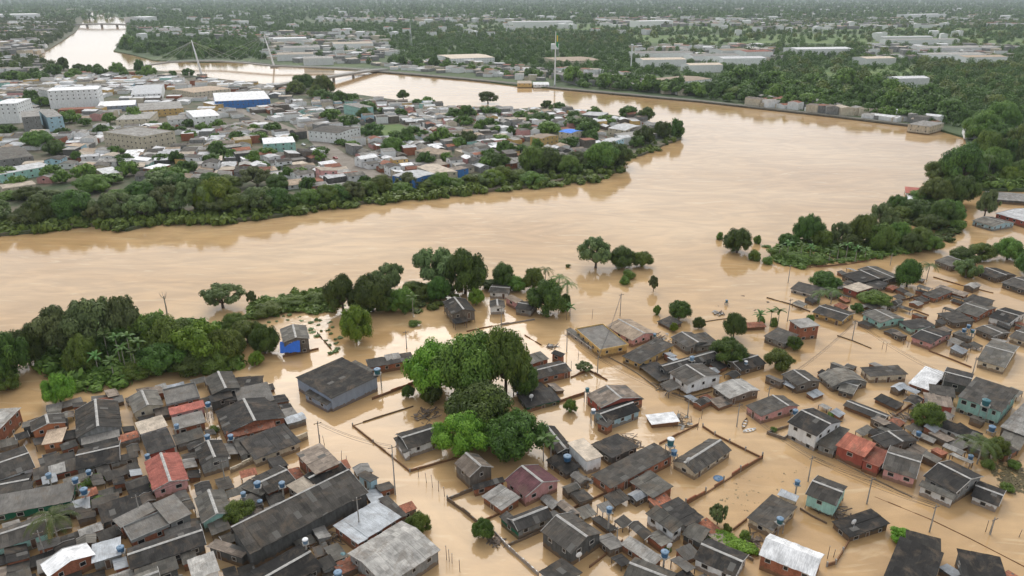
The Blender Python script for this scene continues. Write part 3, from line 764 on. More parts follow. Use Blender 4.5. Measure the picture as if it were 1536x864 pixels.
H('small brick house with a stained roof below the long patched roof', (944,722),(979,748),(1011,730), 2.6, 'shed', .4, 'grey', 'brick')
H('black gabled house with pale sheets alone inside the brick walled lot', (1043,711),(1098,675),(1066,656), 2.4, 'gable', 1.0, 'dark', 'cream')
H('red painted house with a moss brown gable by the lane', (901,612),(879,592),(932,572), 3.4, 'gable', 1.1, 'brown', 'red')
X((930,592),(950,587),(968,598), 2.6, 'shed', .3, 'dark', 'brick')
H('pale blue and pink house with a black gable next to the white sheet', (911,634),(961,616),(940,600), 3.0, 'gable', .8, 'char', 'ltblue')
X((894,634),(911,642),(916,630), 2.8, 'shed', .4, 'dark', 'brick')
H('low white sheet roof sagging towards the lane', (968,622),(977,637),(1013,621), 1.5, 'shed', .2, 'white', 'brick', cat='shed', win=False)
H('ochre yellow flat roofed shop on the flooded crossroads', (863,494),(900,526),(931,508), 3.4, 'flat', 0, 'concrete', 'yellow', fc='yellow')
X((849,494),(897,528),(903,524), 1.6, 'shed', .3, 'grey', 'white', over=.15)
H('pink house under a pale patched gable beside the ochre shop', (909,489),(948,511),(984,499), 3.0, 'gable', 1.0, 'tan', 'pink')
H('long low dark roofed house with an ochre end wall', (932,534),(960,546),(1028,523), 2.8, 'shed', .4, 'dark', 'yellow')
H('twin black gables behind the long low roof', (1031,522),(1006,506),(1036,497), 3.0, 'gable', .8, 'dark', 'grey')
X((1046,521),(1080,515),(1062,497), 3.0, 'shed', .3, 'grey', 'grey')
H('black roof with a long white ridge behind the white stilt house', (985,548),(1064,526),(1074,536), 3.4, 'gable', .6, 'char', 'dkgrey')
X((957,548),(985,542),(1006,568), 1.8, 'shed', .2, 'char', 'dkgrey', walls='posts')
H('white board house on stilts with a black gable', (1031,578),(1003,559),(1050,543), 4.4, 'gable', .9, 'dark', 'white', zb=1.2)
X((988,576),(1003,588),(1024,580), 2.6, 'shed', .6, 'dark', 'wood', walls='posts')
H('grey board house with a rust streaked white hipped roof', (1068,580),(1094,598),(1141,586), 2.9, 'gable', .5, 'lgrey', 'wood', off=.15)
H('pink house with a dark gable where the canoe is moored', (1118,608),(1142,625),(1192,604), 2.9, 'gable', .8, 'dark', 'pink', off=.2)
H('collapsed black roof between the trees and the brick tower house', (1112,556),(1150,545),(1136,526), 2.2, 'gable', .8, 'char', 'wood')
H('grey low house with a black roof left of the bare brick box', (1145,504),(1177,516),(1207,505), 2.6, 'shed', .5, 'dark', 'grey')
H('tall bare brick box house with a pale flat roof', (1183,480),(1201,492),(1232,489), 5.4, 'flat', 0, 'lgrey', 'brick')
H('ochre walled house with a black roof left of the mint house', (1218,468),(1263,482),(1285,470), 2.4, 'gable', .6, 'dark', 'yellow')
H('mint green house with a grey gable', (1293,471),(1321,485),(1352,475), 3.0, 'gable', .7, 'grey', 'mint')
H('mint green walled house with a black roof and open porch', (1347,482),(1367,494),(1397,484), 2.6, 'shed', .3, 'char', 'mint')
X((1366,505),(1397,516),(1427,500), 2.8, 'gable', .5, 'char', 'pink')
H('dark gabled house behind the flooded tree in the upper right block', (1262,412),(1290,425),(1332,410), 2.6, 'gable', .6, 'dark', 'dkgrey')
X((1286,404),(1325,421),(1345,412), 2.6, 'gable', .5, 'grey', 'dkgrey')
X((1282,422),(1312,433),(1330,424), 2.2, 'shed', .4, 'char', 'grey')
H('red brick fronted house with a small white roof below the dark cluster', (1264,430),(1286,438),(1308,430), 3.2, 'flat', 0, 'cream', 'red')
X((1288,440),(1304,446),(1320,437), 2.0, 'shed', .3, 'dark', 'dkgrey')
H('low white walled house with a black roof near the river bend', (1185,433),(1228,444),(1238,432), 1.8, 'shed', .5, 'dark', 'white')
H('dark shed roof leaning on a brick wall in the upper right block', (1382,441),(1402,448),(1427,436), 2.2, 'shed', .4, 'dark', 'brick')
X((1402,432),(1446,445),(1449,438), 1.5, 'shed', .3, 'brown', 'brick')
H('grey board house with a pale gable beside the right hand trees', (1401,391),(1428,400),(1458,388), 2.6, 'gable', .7, 'grey', 'wood')
H('dark roofed house by the mossy tree near the right edge', (1462,406),(1493,418),(1507,406), 2.2, 'gable', .6, 'dark', 'wood')
H('black hipped roof at the right edge below the forest', (1502,424),(1538,436),(1556,420), 2.4, 'gable', .7, 'dark', 'dkgrey')
H('grey and white tin roof house with a brick end', (1432,465),(1466,476),(1484,458), 2.6, 'gable', .7, 'grey', 'brick')
X((1444,450),(1478,460),(1484,448), 3.0, 'shed', .3, 'dark', 'grey')
H('low dark board house left of the mast of tanks', (1405,470),(1430,485),(1453,475), 2.4, 'shed', .4, 'dark', 'wood')
H('white walled house with a black gable near the right edge', (1482,475),(1515,485),(1534,468), 3.0, 'gable', .7, 'char', 'white')
H('dark low house with an orange door right of the blue tanks', (1462,493),(1490,505),(1505,494), 2.4, 'gable', .4, 'dark', 'wood')
H('black roofed cottage cut by the right edge', (1513,505),(1545,515),(1560,500), 2.2, 'gable', .5, 'dark', 'cream')
H('broad grey gabled house with an open porch near the right edge', (1465,540),(1508,552),(1540,522), 2.8, 'gable', 1.0, 'grey', 'cream')
H('small dark board house with a tin porch', (1196,579),(1172,562),(1198,549), 3.2, 'gable', .7, 'dark', 'wood')
X((1171,574),(1190,583),(1196,576), 1.8, 'shed', .3, 'metal', 'wood', walls='posts')
H('round topped grey roof hall beside the dark wing', (1226,562),(1248,580),(1290,564), 2.2, 'arch', 1.3, 'grey', 'grey')
X((1290,551),(1305,565),(1347,548), 2.6, 'shed', .3, 'dark', 'cream')
X((1256,585),(1280,592),(1305,576), 2.0, 'gable', .5, 'grey', 'dkgrey')
H('brick shed under a bright white metal roof on the crossroads', (1362,575),(1395,586),(1417,558), 2.2, 'shed', .3, 'white', 'brick', cat='shed')
H('dark patched roofs above the teal fronted house', (1412,570),(1454,581),(1468,562), 4.0, 'gable', .4, 'char', 'dkgrey')
H('two low black roofs half under water left of the palmy tree', (1264,608),(1325,632),(1330,620), 1.3, 'gable', .4, 'char', 'brick')
X((1310,598),(1345,614),(1358,606), 1.3, 'shed', .4, 'char', 'brick')
H('big teal and white fronted house under one broad black roof', (1436,595),(1503,618),(1530,586), 5.2, 'shed', .6, 'dark', 'mint', nw=4, wh=1.1)
X((1388,605),(1431,612),(1436,596), 3.0, 'shed', .4, 'brown', 'red')
X((1395,590),(1434,597),(1440,583), 3.6, 'shed', .3, 'dark', 'dkgrey')
H('black corrugated lean-to heaped with white rubble below the teal house', (1408,640),(1467,662),(1484,653), 2.2, 'shed', .5, 'char', 'white')
H('pale pink grey sheds at the right edge behind the teal house', (1500,640),(1540,655),(1565,600), 3.0, 'shed', .4, 'lgrey', 'wood')
X((1495,664),(1530,676),(1540,655), 2.2, 'shed', .2, 'grey', 'wood')
H('white two storey house with a black gable on the street corner', (1225,655),(1181,633),(1219,611), 5.2, 'gable', 1.1, 'char', 'white')
X((1225,666),(1253,676),(1281,646), 3.0, 'shed', .4, 'grey', 'grey')
H('terracotta red two level house between the white house and the dark one', (1253,668),(1297,686),(1320,667), 4.4, 'shed', .5, 'redsheet', 'red')
X((1292,690),(1319,701),(1337,678), 3.6, 'shed', .3, 'redsheet', 'red')
H('black sagging roof behind the terracotta house', (1306,656),(1328,672),(1366,652), 2.8, 'gable', .6, 'char', 'wood')
H('dark gabled house with a red and white striped front', (1323,703),(1374,719),(1403,688), 3.2, 'gable', 1.0, 'dark', 'pink')
H('grey gabled house with three arched porch openings', (1434,740),(1385,714),(1416,685), 4.0, 'gable', 1.1, 'char', 'grey')
X((1378,728),(1430,750),(1436,742), 3.0, 'shed', .5, 'grey', 'white')
H('small black gabled hut standing alone near the right edge', (1498,760),(1456,744),(1472,722), 2.2, 'gable', .6, 'char', 'white')
H('pale teal stilt house with a white ridge and a collapsed side', (1254,759),(1208,741),(1230,714), 4.4, 'gable', .8, 'dark', 'mint', zb=1.0)
H('flat black collapsed roof beside the pale teal stilt house', (1247,782),(1275,806),(1309,764), 1.8, 'shed', .3, 'char', 'dkgrey')
H('sprawling black roofed compound in the bottom right corner', (1322,872),(1392,902),(1428,834), 2.8, 'shed', 1.0, 'char', 'dkgrey')
X((1358,820),(1412,835),(1425,812), 3.4, 'shed', .5, 'dark', 'dkgrey')
X((1450,880),(1520,895),(1500,835), 3.6, 'shed', .6, 'char', 'dkgrey')
H('cream walled house with a mossy black roof and a tin awning', (1120,776),(1159,797),(1200,762), 2.6, 'shed', .4, 'dark', 'cream')
X((1166,742),(1194,753),(1200,744), 2.4, 'shed', .2, 'metal', 'cream', win=False)
H('brick house under a dazzling white two pitch roof at the bottom edge', (1222,866),(1138,832),(1163,803), 4.2, 'gable', 1.2, 'white', 'brick', cap=False)
H('white walled house with a mossy roof and black annexe', (968,770),(1009,800),(1026,786), 3.6, 'shed', .5, 'grey', 'white')
X((990,758),(1028,790),(1054,774), 3.0, 'shed', .2, 'char', 'grey')
H('grey sheet roof right of the white walled house', (1022,802),(1052,815),(1075,797), 2.8, 'shed', .2, 'grey', 'dkgrey')
H('pale corrugated shed roof behind the blue tank on a post', (930,816),(981,849),(995,835), 2.2, 'shed', .3, 'lgrey', 'brick')
H('black gabled house with a rounded white gable at the bottom edge', (1040,838),(1103,866),(1128,834), 3.0, 'gable', .8, 'char', 'white')
H('grey sagging roof cut by the bottom edge', (935,864),(1000,890),(1012,858), 2.4, 'gable', .7, 'grey', 'dkgrey')
H('grey blue walled house with a dark roof and a brick gable line', (443,566),(497,598),(575,568), 5.0, 'shed', .3, 'dark', 'bluegrey', win=False, off=.2)
X((512,550),(540,566),(570,560), 4.2, 'shed', .3, 'grey', 'bluegrey', win=False)
X((455,590),(490,608),(500,602), 3.0, 'shed', .3, 'dark', 'bluegrey')
H('row of dark roofs with a pale sheet behind the blue grey house', (553,552),(622,540),(626,526), 3.0, 'shed', .4, 'dark', 'brick')
X((580,541),(602,537),(600,528), 3.3, 'shed', .3, 'lgrey', 'ltblue')
H('dark patched house with a brick end right of the tall trees', (795,572),(858,556),(842,540), 2.6, 'gable', .7, 'dark', 'brick')
X((788,549),(824,538),(812,526), 2.6, 'shed', .4, 'grey', 'brick')
X((826,530),(842,536),(852,532), 3.0, 'shed', .3, 'char', 'brick')
H('low black roof with a blue sheet edge right of the tree clump', (790,612),(842,600),(822,581), 1.7, 'shed', .4, 'char', 'green')
X((776,588),(792,606),(796,604), 1.7, 'shed', .1, 'blue', 'dkgrey', win=False)
H('timber house on stilts with a black gable and pale ridge', (678,472),(664,453),(697,446), 5.0, 'gable', 1.0, 'dark', 'wood', zb=1.5)
X((682,486),(702,482),(700,474), 2.8, 'shed', .6, 'char', 'wood', walls='posts')
H('tall grey house with a blue tarpaulin over its porch', (424,514),(420,494),(458,484), 5.6, 'gable', .8, 'grey', 'wood')
H('black gabled shack in the cluster by the riverside palms', (735,462),(734,452),(756,447), 3.0, 'gable', .6, 'dark', 'white')
X((757,446),(775,455),(768,442), 3.4, 'shed', .3, 'tan', 'pink')
H('pale walled shack with a dark roof beside the round tree', (772,462),(797,466),(790,452), 3.0, 'gable', .5, 'dark', 'grey')
H('dark roof with pale posts under the riverside trees', (733,438),(762,440),(760,428), 3.0, 'gable', .5, 'dark', 'white')
H('low dark roof half sunk by the small round tree', (985,482),(1005,492),(1022,482), 1.2, 'shed', .5, 'dark', 'wood')
H('long brick wall house sunk under bananas by the river', (1112,492),(1150,490),(1148,482), 1.4, 'shed', .3, 'clay', 'brick')

H('long pale grey flat roof at the right edge under the forest', (1490,299),(1560,304),(1560,292), 2.4, 'shed', .2, 'lgrey', 'dkgrey', cat='shed', win=False)
H('brilliant white roofed hall with a maroon wall at the right edge', (1493,320),(1540,333),(1560,315), 3.6, 'gable', .8, 'white', 'red', cap=False)
H('pale walled house with a grey hipped roof near the right forest', (1458,331),(1490,340),(1511,331), 2.8, 'gable', .9, 'grey', 'ltblue')
H('red roofed riverside house in front of the right forest', (1358,289),(1390,292),(1394,283), 2.6, 'shed', .6, 'salmon', 'white')
X((1356,300),(1378,303),(1384,296), 2.0, 'shed', .3, 'white', 'white')

# sheds and lean-tos that fill the yards of the packed blocks
NB = [f for f in NEARF]
def free(x, y, m=1.2):
    for (cx, cy, a, L_, W_) in NB:
        dx, dy = x-cx, y-cy; u = dx*math.cos(a)+dy*math.sin(a); v = -dx*math.sin(a)+dy*math.cos(a)
        if abs(u) < L_/2+m and abs(v) < W_/2+m: return False
    return True
RS = random.Random(77); nsh = 0
SH = {'dark': 'black', 'char': 'black', 'grey': 'grey', 'brown': 'brown', 'lgrey': 'pale', 'metal': 'tin', 'clay': 'clay red', 'concrete': 'concrete'}
for zn, pl in (('in the left packed block', [(-10,640),(110,600),(300,570),(400,560),(450,640),(330,705),(150,780),(0,815),(-10,700)]),
               ('in the bottom left block', [(-10,845),(190,775),(350,712),(440,690),(560,700),(620,780),(650,850),(600,880),(0,880)]),
               ('in the bottom middle block', [(750,740),(880,660),(960,660),(1010,700),(980,740),(1040,770),(1120,830),(1100,880),(940,880),(900,800),(820,770)]),
               ('around the tree clump', [(785,530),(850,530),(870,560),(820,600),(785,590)]),
               ('in the block of the twin gables', [(945,520),(1030,500),(1090,520),(1130,600),(1060,610),(1000,570)]),
               ('in the upper right block', [(1180,430),(1260,400),(1480,430),(1536,470),(1536,560),(1440,530),(1300,490),(1200,460)]),
               ('in the right middle block', [(1150,560),(1300,540),(1400,570),(1536,580),(1536,690),(1400,700),(1290,650),(1190,600)]),
               ('in the bottom right block', [(1330,830),(1400,810),(1500,850),(1536,880),(1330,880)])):
    for (x, y) in fill(pl, 13, 6, .5, 31):
        p = P(x, y, 1.5)
        if RS.random() < (.38 if ' left' in zn else .78) or not free(p.x, p.y, 1.0): continue
        L_, W_ = RS.uniform(2.6, 5.2), RS.uniform(2.2, 3.8); a = R(35) + RS.choice((0, math.pi/2)) + RS.uniform(-.12, .12)
        rc = RS.choice(['dark','char','dark','grey','brown','grey','lgrey','metal','concrete','clay','char']); ty = RS.choice(('shed','shed','gable','shed'))
        house('small %s roofed shed %s' % (SH[rc], zn), None, None, None, RS.uniform(.9, 2.3), ty, RS.uniform(.2, .5), rc, RS.choice(('brick','dkgrey','wood','wood','grey','brick')), frame=(Vector((p.x, p.y, 0)), a, L_, W_), win=RS.random() < .3, cap=False, over=.2, group='small sheds '+zn, walls=RS.choice(('solid','solid','posts')), cat='shed')
        NB.append((p.x, p.y, a, L_, W_)); nsh += 1
print('sheds', nsh)

# ---------------------------------------------------------------- yard walls, posts, tanks, poles, boats, wreckage
def yard_wall(label, pts, hh=0.6, m='brick', th=0.18, posts=False):
    c = P(*pts[0]); o = thing('yard_wall', label, 'wall', c, 0, 'low walls standing out of the flood')
    W = [P(x, y, 0) - c for x, y in pts]; b = MB(); rnd = random.Random(len(label)*7 + int(c.x))
    for a, q in zip(W, W[1:]):
        d = q - a; n = max(1, int(d.length/2.2)); d2 = d.normalized(); s = Vector((-d2.y, d2.x, 0))*th/2
        for i in range(n):
            p0 = a + d*i/n; p1 = a + d*((i+1)/n) ; t = 1.0*hh*rnd.uniform(0.72, 1.12)
            if rnd.random() < .08: t *= .3
            k = len(b.v)
            for z in (-1, t): b.v += [tuple(p0 - s + Vector((0,0,z))), tuple(p1 - s + Vector((0,0,z))), tuple(p1 + s + Vector((0,0,z))), tuple(p0 + s + Vector((0,0,z)))]
            for f in ((0,1,5,4),(1,2,6,5),(2,3,7,6),(3,0,4,7),(4,5,6,7)):
                b.f.append(tuple(k+j for j in f)); b.uv += [(i*2.2, 0), (i*2.2+2.2, 0), (i*2.2+2.2, t), (i*2.2, t)]
    hh *= 1.3; b.build('masonry', WALL[m], o)
    if posts:
        for a in W:
            p = MB(); p.box(a.x-.14, a.x+.14, a.y-.14, a.y+.14, -1, hh+.25); p.build('pillar', M['conc'], o)
for a in (
 ('brown wall along the near side of the large square yard', [(529,639),(560,664),(588,686),(615,708)], .5, 'brick', .2, True),
 ('brown wall on the far side of the large square yard', [(529,639),(575,624),(620,610)], .4, 'dkgrey'),
 ('brick wall running from the striped shack to the yard corner', [(615,708),(650,698),(692,686)], .6, 'brick'),
 ('long brick wall from the blue grey house towards the tall trees', [(558,600),(600,584),(636,572)], 1.0, 'brick'),
 ('short grey wall at the street corner of the small pool yard', [(671,751),(709,736)], .9, 'grey', .2, True),
 ('dark wall along the street below the small pool yard', [(671,751),(694,767),(717,786)], .9, 'dkgrey'),
 ('red wall between the pool yard and the black curved gable', [(717,786),(738,777),(752,770)], .7, 'brick'),
 ('white and green wall along the street at the bottom centre', [(742,800),(761,822),(784,842),(808,864)], .8, 'white'),
 ('grey wall beside the green lean-to at the bottom centre', [(761,820),(790,808),(812,798)], .6, 'grey'),
 ('brick wall right of the pink house yard', [(832,776),(848,769),(880,754),(912,739)], .7, 'brick'),
 ('brick wall under the tall tank on its pole', [(884,852),(905,836),(934,812)], .7, 'brick'),
 ('brick wall behind the black gabled house in its lot', [(989,667),(1018,652),(1047,638)], .6, 'brick'),
 ('broken brick wall along the lane above the walled lot', [(1054,641),(1072,653),(1094,664),(1118,676),(1143,688)], .7, 'brick', .2, True),
 ('tall brick wall closing the lot towards the wide open water', [(1143,688),(1110,708),(1085,724),(1058,741),(1028,758)], 1.2, 'brick', .22, True),
 ('long brick wall running from the tree clump to the red house', [(786,621),(830,607),(876,592)], .8, 'brick'),
 ('dark wall piece running down from the round tree to the crossroads', [(787,503),(812,518)], .4, 'brick'),
 ('brick wall along the lane below the ochre shop', [(883,556),(911,571)], .6, 'brick'),
 ('brick wall continuing from the patched house to the pale shrub', [(856,567),(883,557)], .6, 'brick'),
 ('dark wall in front of the long low roof', [(912,536),(937,549),(958,562),(985,583)], .5, 'cream'),
 ('white wall in front of the shack cluster by the river', [(751,488),(775,484),(802,480)], .6, 'white'),
 ('low wall right of the timber stilt house', [(700,498),(726,492),(751,487)], .4, 'brick'),
 ('low wall in the open water of the upper right block', [(1256,504),(1280,512),(1307,523)], .3, 'dkgrey'),
 ('brown wall beside the pool right of the porch house', [(1393,527),(1425,539),(1457,552)], .5, 'brick'),
 ('brick wall behind the mint house', [(1336,456),(1358,450),(1382,444)], .7, 'brick'),
 ('brick wall between two pools behind the mint house', [(1341,456),(1366,464),(1393,474)], .5, 'brick'),
 ('low wall reaching into the river above the brick box house', [(1150,447),(1183,456),(1215,468)], .4, 'dkgrey'),
 ('curved mud wall round the banana garden', [(1200,402),(1240,400),(1270,397),(1300,392),(1322,386)], .7, 'brick'),
 ('low wall before the stilt house on the lane', [(1008,590),(1031,598),(1068,588)], .4, 'cream'),
 ('broken wall left of the grey board house', [(1048,597),(1072,608)], .3, 'dkgrey'),
 ('box shaped low wall left of the white two storey house', [(1186,640),(1150,651),(1176,660),(1186,652)], .8, 'grey'),
 ('brown wall running down from the flat collapsed roof', [(1276,808),(1264,828),(1253,846),(1240,850)], .7, 'brick', .2, True),
 ('pale kerb wall in front of the dark striped house', [(1255,690),(1310,719),(1340,733),(1368,746)], .35, 'cream'),
 ('thin sunken wall down the middle of the right hand lane', [(1312,745),(1393,778),(1455,808),(1540,852)], .12, 'brick', .14),
 ('stone wall along the lane at the bottom left', [(75,818),(112,803),(152,789)], .7, 'dkgrey'),
 ('whitewashed wall under the black workshop roof', [(346,710),(400,686),(462,658)], 1.9, 'cream', .25),
 ('brick wall between the two lowest right hand pools', [(1100,796),(1110,788),(1120,780)], .6, 'brick'),
 ('cream wall left of the brilliant white roof', [(1040,798),(1080,818),(1130,842)], .7, 'grey'),
 ('stony wall right of the cream walled house', [(1200,764),(1216,774),(1240,786)], .6, 'grey'),
 ('brick wall behind the brick shed on the crossroads', [(1395,588),(1420,572),(1440,560)], .7, 'brick'),
 ('brick wall right of the two sunken black roofs', [(1330,634),(1350,620),(1372,604)], .7, 'brick'),
 ('thin wall across the pool left of the banana garden', [(1050,484),(1075,480),(1100,477)], .3, 'dkgrey'),
 ('dark wall from the small bush towards the big tree', [(476,500),(497,524)], .5, 'dkgrey'),
 ('brick wall in front of the blue tarpaulin house', [(424,536),(452,530),(478,524)], .8, 'brick'),
 ('long wall right of the pink house on the far lane', [(1400,416),(1440,428),(1490,440)], .4, 'brick')): yard_wall(*a)

def fence_post(x, y, hh, lab, lean=0.0):
    o = thing('fence_post', lab, 'post', P(x, y), 0, 'thin posts standing in the flood'); b = MB()
    b.tube([(0,0,-1),(lean*.5,0,hh*.5),(lean,0,hh)], [0.07,0.06,0.05], 6); b.build('shaft', M['timber'], o)
    b = MB(); b.lathe([(0.085, 0), (0.085, 0.12), (0.0601, 0.16)], 6, (lean, 0, hh-.05)); b.build('top', M['conc'], o)
for grp, L_ in (('line below the walled yard', [(628,716),(640,724),(649,731),(658,737),(667,745)]),
                ('pair above the street corner', [(433,624),(439,626)]),
                ('group left of the brick box house', [(480,664),(487,668),(512,690),(520,694)]),
                ('group at the bottom centre', [(670,840),(674,842),(678,845),(690,858)]),
                ('group by the grey porch house', [(1323,524),(1329,528),(1355,517),(1361,521),(1446,540),(1450,542)]),
                ('row by the ochre shop', [(850,480),(888,478),(857,553),(867,540),(1006,492),(990,488)]),
                ('group right of the lone black hut', [(1478,798),(1484,800),(1528,806)]),
                ('pair right of the brilliant white roof', [(1241,838),(1250,836)]),
                ('group by the white sheet roof', [(1052,628),(1046,645),(1016,626)])):
    for i, (x, y) in enumerate(L_): fence_post(x, y, RND.uniform(1.8, 3.4), 'thin post in the %s' % grp, RND.uniform(-.25, .25))

def tank(x, y, z, label, r=0.75, m='tankblue', lid='tanklid', hgt=None, post='posts', onroof=0.0):
    z = z*.86 if z > .9 else z; r *= RND.uniform(.76, .92); c = P(x, y, z); hgt = hgt*.85 if hgt else r*1.5
    o = thing('water_tank', label, 'water tank', (c.x, c.y, 0), RND.uniform(0, 1), 'water tanks of the flooded houses'); z0 = z - hgt/2
    b = MB(); b.lathe([(r*.82, z0), (r*.93, z0+hgt*.5), (r*.95, z0+hgt*.52), (r, z0+hgt*.95), (r*1.06, z0+hgt)], 16); b.build('tank_body', M[m], o)
    b = MB(); b.lathe([(r*1.08, z0+hgt*1.002), (r*1.08, z0+hgt+.07), (r*.85, z0+hgt+.2), (r*.25, z0+hgt+.26), (r*.24, z0+hgt+.33)], 16); b.build('lid', M[lid], o)
    if z0 > 0.8:
        b = MB(); b.box(-r*1.1, r*1.1, -r*1.1, r*1.1, z0-.14, z0-.01); b.build('platform', M['conc'], o)
        if post == 'posts':
            for sx in (-1, 1):
                for sy in (-1, 1):
                    b = MB(); b.box(sx*r*.9-.07, sx*r*.9+.07, sy*r*.9-.07, sy*r*.9+.07, -1, z0-.14); b.build('post', M['conc'], o)
        else:
            b = MB(); b.tube([(0,0,-1),(0,0,z0-.14)], [0.2, 0.17], 8); b.build('post', M['conc'], o)
for a in (
 (312,607,5.2,'blue water tank between the concrete slab and the black gables'), (311,656,4.6,'blue tank above the small green yard on the left'),
 (346,656,4.0,'blue tank beside the sagging pale sheets'), (265,640,4.4,'pale blue tank on the broad black roof', .7, 'tanklid'),
 (73,714,4.2,'pale blue tank on a grey post left of the red wall', .75, 'tanklid', 'tanklid', None, 'one'), (113,721,4.6,'blue tank on a single post above the muddy yard', .7, 'tankblue', 'tanklid', None, 'one'),
 (126,737,4.4,'large blue tank nearest the shrubs in the muddy yard', .85, 'tankblue', 'tanklid', None, 'one'), (133,709,3.6,'blue tank among the shrubs below the dark lean-to', .7),
 (221,685,3.2,'deep blue tank at the corner of the pink tiled roof', .6), (386,727,5.2,'left of two blue tanks on posts behind the cream roof', .75, 'tankblue', 'tanklid', None, 'one'),
 (423,727,5.2,'right of two blue tanks on posts beside the cream roof', .75, 'tankblue', 'tanklid', None, 'one'), (365,742,3.0,'pale tank left of the two tanks on posts', .6, 'tanklid'),
 (390,754,2.0,'small pale tank low in the brick yard', .6, 'tanklid'), (458,812,5.6,'pale blue tank on a post in the yard of the long hall', .7, 'tanklid', 'whitep', None, 'one'),
 (514,835,0.8,'dark teal tank floating in the yard by the beige roof', .75, 'tankteal', 'tankteal'), (507,862,3.4,'blue tank at the bottom edge left of the beige roof', .8),
 (181,824,3.4,'bright blue tank against the brick gable at the bottom left', .75), (566,557,6.2,'big teal tank on posts beside the blue grey house', 1.0, 'tankteal'),
 (851,688,2.8,'big bright blue tank on the timber stand near the whitewashed box', 1.0), (773,581,3.2,'small blue tank left of the roof with the blue sheet', .6),
 (890,617,4.4,'white lidded tank left of the pale blue house', .7, 'tanklid', 'whitep'), (881,585,4.2,'dark teal tank on the red painted house', .65, 'tankteal', 'tankteal'),
 (1006,663,6.4,'white topped blue tank high on the tower by the walled lot', .95, 'tankteal', 'whitep', 1.9), (1011,679,4.2,'lower blue tank on the tower by the walled lot', .8),
 (1038,538,4.8,'grey blue tank on the black roof behind the stilt house', .8, 'tanklid'), (1108,534,3.6,'blue tank at the left end of the collapsed black roof', .6),
 (1119,544,3.2,'white tank on the collapsed black roof', .6, 'tanklid', 'whitep'), (914,765,6.6,'blue tank on a tall dark pole in the open water', .75, 'tankblue', 'tanklid', None, 'one'),
 (997,831,4.6,'blue tank on a post above the pale corrugated shed', .8, 'tankblue', 'tanklid', None, 'one'), (1196,724,4.2,'blue tank above the tin awning', .7, 'tankblue', 'tanklid', None, 'one'),
 (1170,781,3.4,'dark tank at the corner of the cream walled house', .75, 'tankteal', 'tanklid'), (1193,618,2.6,'blue tank behind the pink canoe house', .75),
 (1378,651,2.0,'blue tank low in the water left of the palm', .7, 'tankblue', 'tankblue'), (1479,604,6.4,'wide teal tank on the teal fronted house', 1.0, 'tankteal', 'tankteal'),
 (1488,643,1.8,'deep blue tank below the teal fronted house', .9), (1456,686,2.0,'blue tank at the foot of the tall palm', .7),
 (1213,573,2.6,'blue tank beside the small board house', .65), (1446,496,2.8,'left of three dark blue tanks near the right edge', .65),
 (1453,490,3.8,'topmost of three dark blue tanks near the right edge', .65), (1459,497,2.4,'right of three dark blue tanks near the right edge', .65, 'tankteal'),
 (982,503,3.0,'dark tank by the pink patched gable house', .6, 'tankteal'), (1090,452,1.5,'dark barrel by the riverside plants', .5, 'tankteal')): tank(*a)
def lid_float(x, y):
    o = thing('tank_lid', 'blue round tank lid floating inside the brick walled lot', 'lid', P(x, y)); b = MB()
    b.lathe([(1.15, -.05), (1.2, .08), (.9, .2), (.3, .28)], 18); b.build('dome', M['tankblue'], o); b = MB(); b.lathe([(.22, .28), (.2, .38)], 10); b.build('knob', M['tanklid'], o)
lid_float(1078, 718)
POLES = {}
def pole(key, x, yt, yb, label, arm=True, lamp=False):
    base = P(x, yb); hz = max(4.0, zat(base, yt)); o = thing('utility_pole', label, 'utility pole', base, R(25), 'utility poles along the flooded lanes')
    b = MB(); b.tube([(0,0,-1),(0,0,hz)], [0.17, 0.10], 8); b.build('shaft', M['conc' if not lamp else 'steel'], o)
    if arm:
        b = MB(); b.box(-.9, .9, -.18, -.08, hz-.55, hz-.43); b.build('crossarm', M['timber'], o)
        for k in (-.75, 0, .75):
            b = MB(); b.lathe([(.06, hz-.43), (.09, hz-.36), (.05, hz-.28)], 8, (k, -.13, 0)); b.build('insulator', M['conc'], o)
    if lamp:
        b = MB(); b.bar((0,0,hz-.3), (1.2,0,hz+.1), .06); b.build('lamp_arm', M['steel'], o); b = MB(); b.box(1.1, 1.6, -.12, .12, hz+.05, hz+.15); b.build('lamp_head', M['conc'], o)
    POLES[key] = Vector((base.x, base.y, hz-.3))
for a in (('a',930,440,474,'tall pole standing in the river behind the ochre shop'), ('b',896,534,562,'pole in the lane below the ochre shop'),
 ('c',1031,598,627,'pole beside the white sheet roof'), ('d',1105,605,640,'pole left of the pink canoe house'), ('e',1278,480,511,'leaning pole above the open crossroads'),
 ('f',1181,448,482,'pole left of the brick box house'), ('g',1182,397,424,'pole at the river bend by the low white house'), ('h',752,460,489,'pole in front of the shack cluster'),
 ('i',610,496,523,'pole in the water left of the tree clump'), ('j',1394,757,798,'pole above the bottom right compound'), ('k',1212,684,722,'pole left of the pale teal stilt house'),
 ('l',593,668,742,'tall pole on the glittering street left of the walled yard'), ('m',1485,776,802,'pole right of the lone black hut'), ('n',68,796,836,'white pole under the tall palm'),
 ('o',1459,535,560,'pole by the broad grey gabled house'), ('p',1335,380,398,'pole by the flooded tree on the far lane'), ('q',925,790,816,'short pole with crossed arms by the tall tank'), ('r',480,632,668,'pole on the wide street left of the walled yard'), ('s',540,770-24,800,'pole over the roofs beside the long hall'), ('t',1300,716,756,'pole on the lane before the dark striped house'),
 ('u',212,742,780,'pole on the lane left of the grey porch house'), ('v',338,690,724,'pole at the corner of the whitewashed wall'), ('w',850,500,528,'pole at the crossroads left of the ochre shop'), ('x',1410,560,592,'pole beside the brick shed'), ('y',1150,580,612,'pole behind the pink canoe house')): pole(*a)
